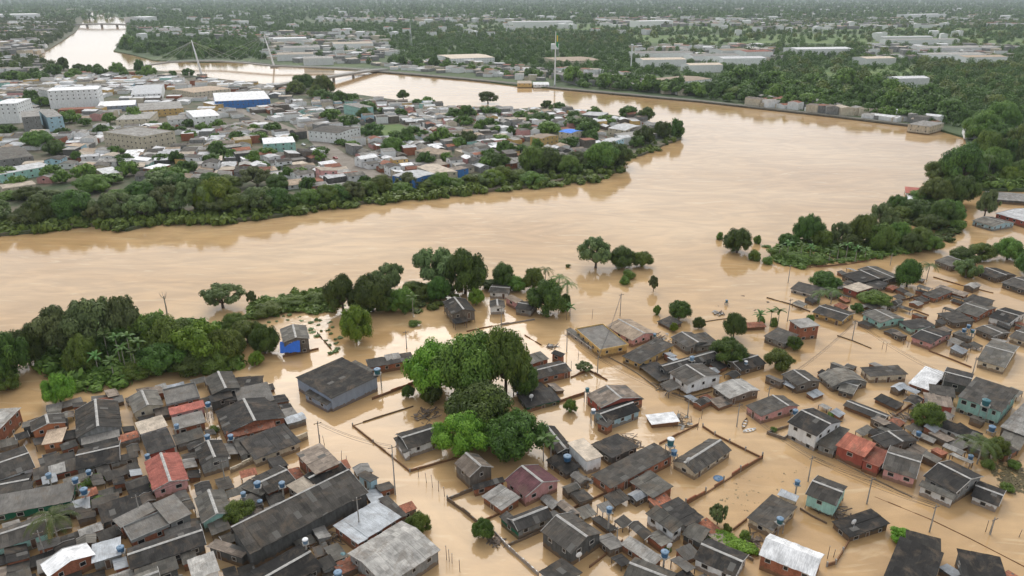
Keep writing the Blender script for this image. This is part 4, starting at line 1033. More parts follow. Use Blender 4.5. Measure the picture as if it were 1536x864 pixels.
def wire(a, b, label, dz=0.0):
    if dz == 0.0:
        wire(a, b, label + ', upper strand', .35); wire(a, b, label + ', lower strand', -.6); label += ', middle strand'
    p, q = POLES[a] + Vector((0,0,dz)), POLES[b] + Vector((0,0,dz)); n = 8; pts = []
    for i in range(n+1):
        t = i/n; v = p.lerp(q, t); v.z -= 4*t*(1-t)*(q-p).length*.03; pts.append(v)
    m = MB(); m.tube(pts, [.035]*(n+1), 4); tag(m.build('power_line', M['wirem']), label, 'power line')
wire('r','l','power line over the wide street'); wire('u','v','power line over the left lane'); wire('w','b','power line by the ochre shop'); wire('e','x','power line over the crossroads'); wire('t','j','power line before the arched porch'); wire('k','t','power line past the white corner house'); wire('y','e','power line over the open pool')
wire('c','d','power line between the white sheet roof and the pink canoe house'); wire('b','c','power line along the lane below the ochre shop')
wire('a','b','power line from the river pole past the ochre shop'); wire('d','k','power line over the lane to the pale teal stilt house'); wire('k','j','power line along the right hand lane')

def canoe(x, y, rz, label, L=5.5, w_=0.55, m='timber', canopy=False):
    o = thing('canoe', label, 'canoe', P(x, y), rz); b = MB(); n = 12; ring = []
    for i in range(n+1):
        t = i/n*2-1; hw = w_*max(0.03, (1-abs(t)**2.4)); z = 0.22 + 0.22*abs(t)**3
        k = len(b.v); b.v += [(t*L/2, -hw, z), (t*L/2, -hw*.7, -.12), (t*L/2, hw*.7, -.12), (t*L/2, hw, z), (t*L/2, hw*.86, z), (t*L/2, hw*.55, -.02), (t*L/2, -hw*.55, -.02), (t*L/2, -hw*.86, z)]; ring.append(k)
    for i in range(n):
        for j in range(8): b.f.append((ring[i]+j, ring[i]+(j+1)%8, ring[i+1]+(j+1)%8, ring[i+1]+j)); b.uv += [(0,0)]*4
    b.build('hull', M[m], o)
    for t in (-.5, 0, .5):
        b = MB(); b.box(t*L/2-.12, t*L/2+.12, -w_*.8, w_*.8, .14, .18); b.build('bench', M['whitep'], o)
canoe(1117, 636, R(62), 'narrow wooden canoe moored at the pink house'); canoe(1124, 646, R(20), 'white and red boat beside the wooden canoe', 3.8, .6, 'whitep')

def wreck(x, y, s, label, seed=1):
    s *= 1.35
    rnd = random.Random(seed); o = thing('rubble_pile', label, 'rubble pile', P(x, y), rnd.uniform(0, 3))
    b = MB()
    for i in range(26):
        a = Vector((rnd.gauss(0, s*.4), rnd.gauss(0, s*.4), rnd.uniform(-.1, s*.2))); d = Vector((rnd.gauss(0, 1), rnd.gauss(0, 1), rnd.gauss(0, .35))).normalized()*rnd.uniform(.4, 1.1)*s*.5
        b.bar(a-d, a+d, rnd.uniform(.08, .3), rnd.uniform(.04, .12))
    b.build('planks', M['timber'], o)
    b = MB()
    for i in range(7):
        a = Vector((rnd.gauss(0, s*.35), rnd.gauss(0, s*.35), rnd.uniform(0, s*.2))); d = Vector((rnd.gauss(0, 1), rnd.gauss(0, 1), rnd.gauss(0, .25))).normalized()*rnd.uniform(.4, .9)
        b.bar(a-d, a+d, rnd.uniform(.6, 1.1), .04)
    b.build('broken_sheets', M['rubble' if seed % 2 else 'conc'], o)
for i, a in enumerate(((640,622,3.2,'dark wrecked frame with branches in the large square yard'), (1024,634,2.8,'broken roof pieces right of the white sheet roof'), (946,664,2.6,'tangle of beams on the black roof by the whitewashed box'),
    (900,600,2.2,'heap of junk between the red house and the shrub'), (1252,772,2.4,'fallen beams beside the pale teal stilt house'), (990,508,2.4,'heap of scrap between the pink house and the twin gables'),
    (1000,582,2.4,'scrap under the veranda of the stilt house'), (492,815,2.6,'scrap heap in the yard of the long hall'), (1440,570,2.0,'scrap on the dark roofs by the teal house'), (880,722,2.2,'torn white sheeting at the end of the brick wall'),
    (1128,812,2.0,'pale junk by the grass strip'), (858,702,2.2,'timber frame under the big blue tank'), (366,650,1.8,'sagging pale sheets beside the grey corner house'), (160,800,1.8,'scrap along the lane wall at the bottom left'),
    (1350,628,3.2,'dry branches beside the palmy tree'), (828,520,1.6,'broken sheets at the head of the lane'), (742,812,1.5,'scrap at the street edge by the round bush'), (1078,470,1.6,'driftwood by the small round tree'))): wreck(*a, seed=i+1)
def dish(x, y, z, label):
    c = P(x, y, z); o = thing('satellite_dish', label, 'satellite dish', (c.x, c.y, z), R(200), 'satellite dishes on the flooded houses')
    b = MB(); n = 14; rings = []
    for r_ in (0.02, .3, .5, .62):
        k = len(b.v); rings.append(k)
        for i in range(n): a = 2*math.pi*i/n; b.v.append((r_*math.cos(a), -.3+r_*r_*.5*-1+.0, r_*math.sin(a)+.5))
    for j in range(3):
        for i in range(n): b.f.append((rings[j]+i, rings[j]+(i+1)%n, rings[j+1]+(i+1)%n, rings[j+1]+i)); b.uv += [(0,0)]*4
    b.build('reflector', M['whitep'], o); b = MB(); b.tube([(0,-.28,-.9),(0,-.28,.5)], [.04, .04], 6); b.build('mast', M['steel'], o)
for a in ((870,838,4.2,'white dish on the flat roof at the bottom edge'), (1006,824,3.2,'white dish beside the post tank'), (1034,694,3.4,'white dish on the gable in the walled lot'),
          (798,598,2.4,'white dish on the roof with the blue sheet'), (1283,788,2.6,'white dish on the flat collapsed roof')): dish(*a)
# blue tarpaulin and red cloth on the porch of the tall grey house
c0 = P(438, 516, 2.2); b = MB()
for i in range(8):
    for j in range(3):
        def q(i, j): return (i*.72-2.9, -2.9 - j*.45, 2.9 - j*1.0 + .12*math.sin(i*1.9+j))
        b.face([q(i, j+1), q(i+1, j+1), q(i+1, j), q(i, j)])
o = b.build('tarpaulin', M['tarp']); o.location = (c0.x, c0.y, 1.6); o.rotation_euler = (0,0,R(8)); sdm = o.modifiers.new('thick', 'SOLIDIFY'); sdm.thickness = .03
tag(o, 'bright blue tarpaulin hung across the porch of the tall grey house', 'tarpaulin')

# ---------------------------------------------------------------- foreground vegetation
nb = 'in the left riverside thicket'; cb = 'in the grove on the middle bank'
for a in (
 (8,498,590,75,'dark','big dark tree cut by the left edge below the river'), (45,492,560,60,'dark','dark tree right of the one cut by the left edge'), (10,556,594,44,'mid','mid green bush like tree in the far left corner of the bank'),
 (98,462,548,85,'airy','broad open crowned tree, leftmost of the spreading ones'), (146,448,545,95,'airy','tallest open crowned spreading tree of the left thicket'), (188,446,535,60,'airy','slim open crowned tree with a raised top, left thicket'),
 (92,563,612,44,'bright','bright round bush tree standing alone in water above the black gable'),
 (335,428,474,62,'airy','open crowned flooded tree on the river side of the thicket'), (378,436,462,15,'airy','very small lone tree right of the flooded open crowned tree'),
 (515,414,478,52,'dark','dark tree at the left end of the middle bank grove'), (560,414,480,62,'dark','broad dark tree in the middle bank grove'), (585,396,450,48,'airy','pale open tree rising behind the middle bank grove'),
 (605,433,476,42,'mid','drooping round tree at the right end of the middle bank grove'), (652,372,445,60,'airy','tall pale open tree behind the timber stilt house'), (698,373,452,62,'dark','tall dark tree behind the timber stilt house'),
 (660,415,458,38,'dark','lower dark tree left of the timber stilt house'), (714,433,462,24,'bright','small bright round tree right of the timber stilt house'), (755,396,440,44,'dark','dark tree above the shack cluster'),
 (800,402,440,34,'mid','green tree between the shacks and the riverside palms'), (820,420,482,62,'dark','big round dark tree standing in water by the palms'), (535,459,522,50,'bright','bright green round tree right of the dark wall'),
 (893,358,413,56,'airy','spreading open tree standing out in the river'), (932,371,410,44,'dark','dark round tree out in the river'), (962,378,407,34,'mid','paler tree right of the dark one out in the river'),
 (980,414,440,16,'airy','tiny sparse tree drowned in the river'), (1105,343,388,46,'dark','round dark tree alone in the river by the bend'),
 (652,514,606,88,'bright','bright green tree at the left of the big central clump'), (706,502,616,112,'mid','broad tree at the top of the big central clump'), (758,494,606,76,'mid','tall narrow tree at the right of the central clump'),
 (722,580,668,116,'dark','large dark domed tree in the middle of the central clump'), (694,622,696,86,'bright','yellow green tree low in the central clump'), (774,622,700,98,'dark','dark tree at the lower right of the central clump'),
 (646,566,612,46,'dark','dark low tree left of the large dome'), (786,548,602,44,'dark','low dark tree behind the roof with the blue sheet'),
 (1100,470,512,32,'dark','slim dark tree above the pair by the twin gables'), (1090,508,554,56,'dark','full dark tree right of the twin gables'), (1018,452,484,35,'dark','small round dark tree by the half sunk roof'),
 (985,458,474,13,'mid','tiny round tree left of the half sunk roof tree'), (1048,476,496,19,'dark','small dark tree right of the half sunk roof'), (1010,484,500,13,'bright','tiny bright tree before the half sunk roof'),
 (1167,526,562,44,'mid','green tree between the collapsed roof and the brick box'), (1190,505,530,24,'dark','small dark tree beside the grey low house'), (1236,408,442,46,'dark','dark tree behind the low white walled house'),
 (1310,438,466,46,'mid','green tree right of the red brick fronted house'), (1360,389,438,40,'dark','tall dark tree in water on the far lane'), (1285,455,472,20,'dark','small dark tree left of the mint house'),
 (1448,390,425,40,'airy','mossy grey tree beside the board house'), (359,753,788,46,'mid','round green tree beside the mint and brick house'), (630,770,804,36,'mid','round green tree on the street by the beige roof'),
 (725,780,814,34,'dark','dark round tree on the street left of the bottom houses'), (1352,796,820,38,'bright','bright bush like tree beside the bottom right compound'), (1388,606,648,44,'mid','drooping green tree left of the teal fronted house'),
 (1494,658,692,36,'mid','round tree right of the tall palm'), (1076,758,792,28,'airy','sparse dry tree above the grass strip'), (875,545,562,26,'airy','pale grey green shrub tree on the lane wall'),
 (613,578,600,20,'dark','small dark tree in front of the long brick wall'), (856,600,622,22,'mid','small round tree left of the red house'),
 (1410,300,346,44,'dark','dark tree left of the dry grey tree'), (1475,285,335,32,'airy','dry grey tree before the long pale roof')): tree(a[0], a[1], a[2], a[3], a[4], a[5], group='single trees of the flooded blocks')
for a in ((228,474,542,66,'mid'),(262,478,552,72,'mid'),(305,482,562,92,'bright'),(340,496,556,58,'mid'),(248,516,570,66,'dark'),(298,526,568,74,'dark'),(203,488,530,56,'mid'),(130,505,568,50,'mid'),(175,490,545,60,'dark'),(330,530,566,50,'mid'),(210,545,575,60,'mid')): tree(*a[:5], zone=nb)
for a in ((372,482,524,50,'mid'),(398,486,538,40,'dark'),(385,528,552,22,'bright'),(352,470,500,40,'mid'),(400,455,480,46,'mid'),(440,446,468,46,'mid'),(470,440,462,40,'mid'),(395,500,535,34,'dark')): tree(*a[:5], zone='between the thicket and the tarpaulin house')
for a in ((620,424,450,42,'mid'),(580,440,476,46,'dark'),(545,440,478,44,'dark'),(638,430,456,30,'mid'),(776,415,442,32,'mid'),(848,440,468,16,'dark'),(735,420,438,28,'dark')): tree(*a[:5], zone=cb)
isl = 'on the right bank island'
for a in ((1210,322,374,44,'dark'),(1256,333,374,34,'airy'),(1290,322,376,44,'mid'),(1322,306,362,46,'airy'),(1345,292,326,32,'dark'),(1345,334,374,38,'mid'),(1378,342,380,42,'mid'),(1395,322,352,44,'dark'),(1232,345,378,36,'mid'),(1318,335,384,44,'mid'),(1272,352,384,34,'dark'),(1182,350,376,30,'dark'),(1366,350,386,40,'dark'),(1392,352,382,36,'mid')): tree(*a[:5], zone=isl)
for a in ((1165,372,392,34),(1195,380,402,44),(1225,384,402,34),(1130,375,395,24),(1150,385,400,22),(942,404,422,24),(938,414,430,18),(852,396,402,9),(622,480,492,22),(1080,348,362,14),(1135,352,368,14),(1098,474,490,18),(1140,474,488,18),(1160,476,492,16),(985,458,474,8),(845,450,470,20),(1215,470,486,14)): tree(a[0], a[1], a[2], a[3], 'bush', zone='rising out of the water off the right bank' if a[0] > 1100 else 'rising out of the water by the middle bank')
for a in ((145,712,730,30),(118,726,742,24),(150,745,760,26),(232,726,742,26),(322,640,652,20),(1480,690,706,24),(1520,690,706,20),(1245,618,630,14),(1450,394,420,30),(1510,725,740,24),(1352,800,818,24),(690,585,600,24),(1000,820,830,18),(985,800,812,14),(1118,796,812,22),(1090,786,800,18),(1160,640,650,12)): tree(a[0], a[1], a[2], a[3], 'bush', zone='in a flooded yard among the houses')
fz = 'in the forest on the right shore'
for a in ((1408,242,282,50,'mid'),(1440,216,292,62,'dark'),(1522,188,262,56,'mid'),(1404,268,318,54,'mid'),(1440,262,318,50,'dark'),(1420,300,345,44,'mid'),(1500,240,276,46,'airy'),(1470,366,398,40,'mid'),(1510,358,398,44,'mid'),(1443,372,404,44,'dark'),(1470,168,225,60,'mid'),(1425,235,270,46,'mid'),(1375,300,335,50,'dark'),(1388,285,312,44,'mid'),(1465,225,262,50,'mid'),(1540,380,420,40,'dark'),(1350,310,335,30,'mid'),(1435,330,350,26,'mid')): tree(*a[:5], zone=fz)
for a in ((818,399,428,'small palm beside the round dark tree, nearer the river',.9),(838,410,456,'tall palm behind the round dark tree',1.1),(88,762,812,'tall coconut palm by the mint house at the bottom left',1.25),(1465,652,696,'tall coconut palm right of the three arched porch house',1.25),
          (1246,430,456,'palm left of the red brick fronted house',1.0),(1228,434,458,'second palm beside the low white walled house',.9),(1390,392,420,'palm standing on the far lane',1.0),(850,420,460,'leaning palm right of the round dark tree',1.0),(1478,230,272,'pale trunked palm in the right shore forest',1.1)): palm(*a)
for a in ((1476,196,258,44,'mid'),(1520,205,262,48,'dark'),(1455,240,278,40,'airy'),(1488,222,276,44,'mid'),(1532,240,280,44,'mid'),(1512,250,284,34,'bright'),(1545,205,270,50,'dark'),(1470,258,286,34,'dark')): tree(*a[:5], zone=fz)
cover('undergrowth', 'mixed low growth between the trees of the right shore forest', [(1412,268),(1440,230),(1460,215),(1560,205),(1560,284),(1420,284)], 10, 3.4, 3.6, 'mid', 15, 1.2, 90)
for i, (x, yt, yb) in enumerate(((165,496,545),(182,500,550),(200,498,552),(216,506,556),(150,528,566),(172,535,570),(206,522,562),(190,515,560))): banana(x, yt, yb, 'banana plant in the left riverside thicket', 1.0)
for i, (x, yt, yb) in enumerate(((1180,360,386),(1200,362,388),(1214,366,390),(1255,366,392),(1268,362,390),(1282,368,394),(1296,370,392),(1243,372,394),(1168,366,388))): banana(x, yt, yb, 'banana plant in the walled banana garden', 1.0)
for x, yt, yb, l in ((815,648,692,'broad banana plant against the lower right of the central clump'),(826,655,694,'banana plant right of the broad one by the central clump'),(855,455,474,'banana plant beside the round dark tree'),(1138,466,490,'banana plant on the sunken brick wall'),(1155,462,488,'second banana plant on the sunken brick wall'),(1166,460,490,'tallest banana plant at the end of the sunken brick wall'),(620,440,476,'banana like plant right of the drooping tree')): banana(x, yt, yb, l, 1.0)
def bare(x, yt, yb, label):
    base = P(x, yb); hz = zat(base, yt); o = thing('bare_tree', label, 'tree', base); b = MB()
    b.tube([(0,0,-1),(.15,0,hz*.5),(0,0,hz*.85)], [.3,.22,.14], 7); b.build('trunk', M['palebark'], o); b = MB()
    for k in range(6):
        a = k*1.1; b.tube([(0,0,hz*(.7+.02*k)),(.8*math.cos(a),.8*math.sin(a),hz*.85),(1.3*math.cos(a),1.3*math.sin(a),hz)], [.09,.06,.02], 5)
    b.build('branches', M['palebark'], o)
bare(252, 438, 480, 'bare dead trunk rising against the river from the left thicket')
cover('undergrowth', 'tangled green undergrowth of the left thicket', [(60,500),(58,560),(100,575),(130,588),(190,582),(215,560),(300,562),(352,558),(360,500),(300,486),(200,480),(120,486)], 15, 2.6, 2.4, 'mid', 3)
cover('undergrowth', 'creeping green growth on the river edge of the middle bank', [(375,455),(440,440),(486,438),(505,452),(500,470),(440,470),(375,482)], 9, 2.2, 1.6, 'mid', 4)
cover('undergrowth', 'floating weeds in the yard behind the tarpaulin house', [(380,478),(420,470),(500,480),(520,500),(500,540),(470,500),(430,480),(390,500)], 15, 0.9, .5, 'airy', 5)
cover('undergrowth', 'low weeds below the middle bank grove', [(600,440),(650,425),(720,430),(640,470),(600,470)], 12, 1.8, 1.2, 'mid', 6)
cover('undergrowth', 'grass and weeds of the vegetated island', [(1150,368),(1200,360),(1300,360),(1400,362),(1398,376),(1330,384),(1290,392),(1240,396),(1195,404),(1160,390)], 9, 2.2, 1.6, 'mid', 7)
cover('grass', 'short bright grass strip beside the grey sheet roof', [(1068,796),(1080,796),(1130,822),(1138,830),(1120,830),(1064,812)], 4, .8, .5, 'bright', 8, 0.5)
cover('undergrowth', 'low scrub along the right shore forest', [(1350,305),(1400,284),(1420,300),(1450,318),(1440,345),(1420,365),(1350,330)], 11, 2.4, 1.8, 'dark', 9)
cover('floating_debris', 'brown floating plants and scum on the wide open water', [(1110,690),(1180,690),(1240,700),(1160,745),(1100,775),(1060,770)], 11, 1.1, .07, 'scum', 10, 0, 26)
cover('floating_debris', 'scum and weeds on the open ground near the right edge', [(1480,690),(1536,690),(1536,740),(1500,730)], 8, 1.0, .2, 'scum', 12, 0, 30)
cover('floating_debris', 'dark weeds floating on the river behind the brick box', [(1060,445),(1170,440),(1150,462),(1060,480)], 30, .9, .12, 'scum', 14, 0, 26)

# ---------------------------------------------------------------- the town and the far bank
def B_(label, A, B, C, h, typ='flat', rise=.6, rc='lgrey', wc='white', **k):
    k.setdefault('near', False); k.setdefault('g', Z1); k.setdefault('cat', 'building'); k.setdefault('over', .1)
    return house(label, A, B, C, h*1.22 + Z1, typ, rise, rc, wc, **k)
B_('big white three storey block in the left of the town', (70,137),(146,134),(143,129), 13, rc='white', wc='white', fc='white')
X((56,133),(72,136),(70,130), 15, 'flat', 0, 'lgrey', 'white', near=False, g=Z1)
B_('red brick annexe in front of the big white block', (86,165),(142,163),(140,160), 3, rc='clay', wc='brick')
B_('tall white block at the left edge of the town', (-12,156),(24,155),(20,148), 13, rc='white', wc='white')
B_('grey concrete block with pale window bays at the left edge of the town', (32,176),(60,174),(50,166), 10, rc='lgrey', wc='grey')
B_('small office block faced in blue green glass', (70,176),(94,174),(86,163), 9, rc='lgrey', wc='ltblue')
B_('long low building with dark shopfront and white canopy', (146,160),(203,157),(196,150), 4, rc='white', wc='bluegrey')
B_('hall with a pale arched grey roof behind the shopfront', (196,142),(242,140),(228,127), 6, 'arch', 2, 'metal', 'white')
B_('wide pale roofed hall with a yellow side wall', (209,166),(275,162),(262,152), 5, 'gable', 1, 'lgrey', 'yellow', cap=False)
B_('large cream industrial hall with a flat pale roof', (212,206),(262,197),(234,185), 8, 'flat', 0, 'lgrey', 'cream', fc='cream')
B_('bright white box building with a low gable', (290,176),(330,173),(308,164), 7, 'gable', 1, 'white', 'white', cap=False)
B_('small white shop left of the white box building', (253,180),(282,178),(276,172), 4, rc='lgrey', wc='white')
B_('low grey warehouse with an open bay above the cream hall', (173,180),(224,178),(210,168), 5, rc='lgrey', wc='cream')
B_('pinkish roofed warehouse with a pale front on the river side', (290,139),(346,133),(330,127), 5, 'gable', .8, 'tan', 'cream', cap=False)
B_('white building with a long blue band over its front', (322,152),(405,148),(396,136), 6, rc='white', wc='blue')
B_('small bright yellow shop at the corner of the blue banded building', (320,157),(340,155),(338,150), 4, rc='white', wc='yellow')
B_('white and grey two storey house at the junction', (462,196),(508,200),(500,188), 6, 'gable', .8, 'grey', 'white', cap=False)
B_('pale mint two storey building with a brick side', (395,216),(443,213),(428,205), 6, 'flat', 0, 'white', 'mint')
B_('teal and white long low building in the trees at the left edge', (0,262),(78,248),(76,240), 4, 'shed', .4, 'white', 'mint')
B_('long grey warehouse roof at the left edge of the town', (0,240),(50,234),(48,216), 4, 'gable', 1, 'grey', 'grey', cap=False)
B_('pale long shed under the teal building', (4,283),(54,276),(52,270), 3, 'shed', .3, 'cream', 'cream')
B_('white roofed pair of sheds above the riverside trees', (156,262),(184,258),(182,248), 3, 'gable', .5, 'white', 'cream', cap=False)
B_('bright white roof beside the pair of sheds', (214,252),(232,254),(228,244), 3, 'shed', .3, 'white', 'brick')
B_('blue walled warehouse with white roofs near the shore', (588,263),(618,270),(645,258), 5, 'gable', .8, 'white', 'blue', cap=False)
B_('second white roofed warehouse beside the blue walled one', (625,250),(655,262),(680,255), 5, 'gable', .8, 'cream', 'cream', cap=False)
B_('bright blue walled shed right of the warehouses', (680,256),(703,252),(700,247), 5, rc='brown', wc='blue')
B_('long tan roofed shed in the middle of the point', (622,226),(658,232),(664,224), 4, 'shed', .4, 'tan', 'cream')
B_('mint walled building on the river side of the point', (540,162),(560,160),(556,152), 7, rc='lgrey', wc='mint')
B_('twin ochre yellow houses on the point', (795,205),(812,208),(820,200), 5, 'gable', .8, 'tan', 'yellow', cap=False)
B_('house with a bright blue gabled roof on the point', (838,197),(856,200),(862,194), 4, 'gable', .8, 'blue', 'cream', cap=False)
B_('white and pale blue house near the tip of the point', (897,214),(916,216),(918,206), 6, 'gable', .6, 'white', 'ltblue', cap=False)
B_('large rounded white shed near the tip of the point', (912,192),(938,196),(946,186), 4, 'arch', 1.5, 'white', 'cream')
B_('grey quonset shed right of the rounded white shed', (932,192),(965,198),(974,190), 4, 'arch', 1.2, 'grey', 'grey')
B_('long pale low shed at the tip of the point', (940,206),(1004,198),(1000,191), 3, 'shed', .4, 'lgrey', 'grey')
B_('white flat roof on the back shore of the point', (872,172),(902,174),(898,168), 4, rc='white', wc='grey')
B_('cream roofed riverside shed on the right part of the far bank', (1362,186),(1395,190),(1398,182), 4, rc='lgrey', wc='cream')
B_('low white roof at the forest edge by the river bend', (1448,200),(1478,202),(1480,194), 3, 'shed', .3, 'metal', 'white')
B_('white and pink roofed warehouse behind the far bank trees', (1010,124),(1068,118),(1060,110), 6, 'gable', 1, 'tan', 'white', cap=False)
B_('long pale warehouse with a flat roof on the far bank', (676,88),(742,86),(738,80), 7, 'gable', 1, 'cream', 'white', cap=False)
B_('yellow and white riverside hall on the far bank', (776,125),(798,125),(797,121), 3, rc='cream', wc='yellow')
B_('low white riverside shed near the flagpole', (800,127),(824,127),(822,123), 2, 'gable', 1, 'white', 'white', cap=False)
B_('green grey hall behind the riverside', (865,118),(912,116),(908,106), 6, rc='lgrey', wc='grey')
B_('large pink tinted roof behind the flagpole', (840,92),(902,90),(895,84), 6, 'gable', 1, 'tan', 'cream', cap=False)
for i, (x0, x1, y0, y1, rc_) in enumerate(((955,1040,80,71,'lgrey'),(965,1030,90,83,'cream'),(1035,1085,98,88,'cream'),(1040,1110,84,77,'lgrey'),(1085,1150,88,80,'white'),(1120,1160,78,74,'redsheet'),(1085,1125,76,71,'tan'),
        (1196,1280,74,69,'white'),(1300,1345,88,82,'cream'),(1385,1500,72,64,'lgrey'),(1400,1480,82,76,'lgrey'),(1450,1512,86,80,'tan'),(1325,1400,56,50,'white'),(1330,1440,60,54,'lgrey'),(1345,1395,118,113,'white'),
        (410,460,58,52,'white'),(425,480,72,66,'lgrey'),(415,470,82,76,'cream'),(455,500,88,82,'lgrey'),(500,560,66,61,'cream'),(0,60,22,18,'white'),(210,235,26,24,'white'),(770,860,33,29,'white'),(960,1010,32,28,'white'),(1370,1420,22,19,'white'))):
    d = {'lgrey': 'pale grey', 'cream': 'cream', 'white': 'white', 'redsheet': 'red', 'tan': 'tan'}[rc_]
    B_('wide %s warehouse roof showing above the far trees' % d, (x0,y0),(x1,y0-1),(x1-4,max(y1, y0-(4 if y0 > 60 else 2))), 8 if y0 > 40 else 15, 'gable', 1.6, rc_, 'white', cap=False, win=False, cat='warehouse', group='warehouses beyond the far bank')
AVOID = []
for o in list(THINGS):
    if o.location.y > 285 and o.get('category') in ('building', 'house', 'warehouse'):
        L_ = [c for c in o.children if c.name.startswith('roof')]
        r_ = max([max(c.data.vertices[0].co.length for _ in (0,)) for c in L_] or [6]); AVOID.append((o.location.x, o.location.y, min(r_, 40)))
AVP = [[(438,186),(452,186),(520,232),(592,272),(585,284),(560,280),(490,240)], [(298,143),(314,143),(452,194),(440,206)], [(156,206),(180,199),(206,212),(202,224),(170,222)], [(540,188),(600,184),(628,200),(590,210),(546,208)], [(250,104),(264,104),(314,143),(298,147)]]
def scatter(pl, sp, ang, seed, ok=None, jit=.18):
    rnd = random.Random(seed); W = [P(x, y, Z1) for x, y in pl]; xs = [p.x for p in W]; ys = [p.y for p in W]
    cx, cy = (min(xs)+max(xs))/2, (min(ys)+max(ys))/2; rad = max(max(xs)-min(xs), max(ys)-min(ys))*.75; ca, sa = math.cos(ang), math.sin(ang); res = []
    n = int(rad/sp)+1
    for i in range(-n, n+1):
        for j in range(-n, n+1):
            u = i*sp + rnd.uniform(-jit, jit)*sp; v = j*sp*.85 + rnd.uniform(-jit, jit)*sp
            x = cx + u*ca - v*sa; y = cy + u*sa + v*ca
            if y < 100: continue
            q = proj((x, y, Z1))
            if in_poly(q[0], q[1], pl) and -60 < q[0] < 1600 and not any(in_poly(q[0], q[1], a) for a in AVP): res.append((x, y, q[0], q[1]))
    return res
RW = ['grey']*6 + ['lgrey']*9 + ['brown']*2 + ['dark']*3 + ['white']*6 + ['cream']*2 + ['clay']*2 + ['tan']*2 + ['concrete']*2 + ['metal']
WW = ['white','cream','cream','grey','brick','pink','white','white','cream','wood','grey','grey','dkgrey','wood','mint','yellow','ltblue','cream','brick']
RN = {'grey':'grey','lgrey':'pale grey','brown':'brown','dark':'dark','white':'white','cream':'cream','clay':'clay red','tan':'tan','concrete':'stained concrete','metal':'tin'}
WN = {'white':'white','cream':'cream','grey':'grey','brick':'brick','pink':'pink','mint':'mint green','yellow':'ochre','wood':'board','orange':'orange','ltblue':'pale blue','dkgrey':'dark grey'}
cand = []
for zi, (zn, pl, sp, ang) in enumerate((
    ('near the point shore', [(560,230),(640,215),(800,212),(905,215),(930,225),(850,243),(760,258),(700,262),(640,272),(600,285),(560,270)], 9.7, R(28)),
    ('amid the river point', [(520,180),(640,172),(860,182),(985,192),(1000,206),(930,222),(800,212),(640,215),(560,228),(505,205)], 9.1, R(22)),
    ('on the back shore', [(470,150),(640,158),(700,166),(860,168),(950,180),(990,194),(860,182),(640,172),(520,180),(470,170)], 9.7, R(15)),
    ('beside the main street', [(330,170),(430,150),(470,165),(560,240),(560,285),(480,300),(400,262),(330,225)], 11.2, R(35)),
    ('in the left town middle', [(100,205),(160,190),(330,200),(400,262),(330,272),(240,275),(150,275),(100,250)], 10.6, R(12)),
    ('at the left edge of the town', [(0,200),(100,205),(100,255),(60,285),(0,290)], 12.2, R(10)),
    ('in the upper left town', [(0,110),(150,112),(250,115),(330,125),(430,135),(430,150),(330,170),(330,200),(160,190),(0,200)], 13.7, R(8)))):
    for (x, y, px, py) in scatter(pl, sp, ang, 20+zi):
        if any((x-a)**2 + (y-b)**2 < (r+6)**2 for a, b, r in AVOID): continue
        cand.append((y, x, px, py, zn, ang, sp))
cand.sort()
RND2 = random.Random(5)
n_ind = 0; REST = []
TREESPOT = []
for (y, x, px, py, zn, ang, sp) in cand:
    r0 = RND2.random()
    if r0 < 0.12: TREESPOT.append((x, y, px, py, zn)); continue
    up = 'upper' in zn; rc, wc = RND2.choice(RW + ['white','lgrey','lgrey','white','lgrey','white','metal','cream']*2 if up else RW), RND2.choice(WW + ['white']*16 + ['cream']*3 if up else WW + ['white']*8); L_ = sp*RND2.uniform(.8, 1.12); W_ = sp*RND2.uniform(.62, .88); a = ang + RND2.choice((0, math.pi/2)) + RND2.uniform(-.12, .12)
    hh = RND2.choice((2.4, 2.7, 3.0, 3.2, 5.2)) ; ty = RND2.choice(('gable', 'gable', 'shed', 'flat' if rc in ('concrete','cream','lgrey') else 'gable')); rs_ = RND2.uniform(.7, 1.4)
    if n_ind < 215:
        n_ind += 1
        house('%s%s roofed %s house %s' % ('tall ' if hh > 4 else '', RN[rc], WN[wc], zn), None, None, None, hh+Z1, ty, rs_, rc, wc, g=Z1, near=False, over=.25, frame=(Vector((x, y, 0)), a, L_, W_), win=(n_ind < 110), cap=False, group='houses '+zn)
    else: REST.append((x, y, a, L_, W_, hh+Z1, ty, rs_, rc, wc))
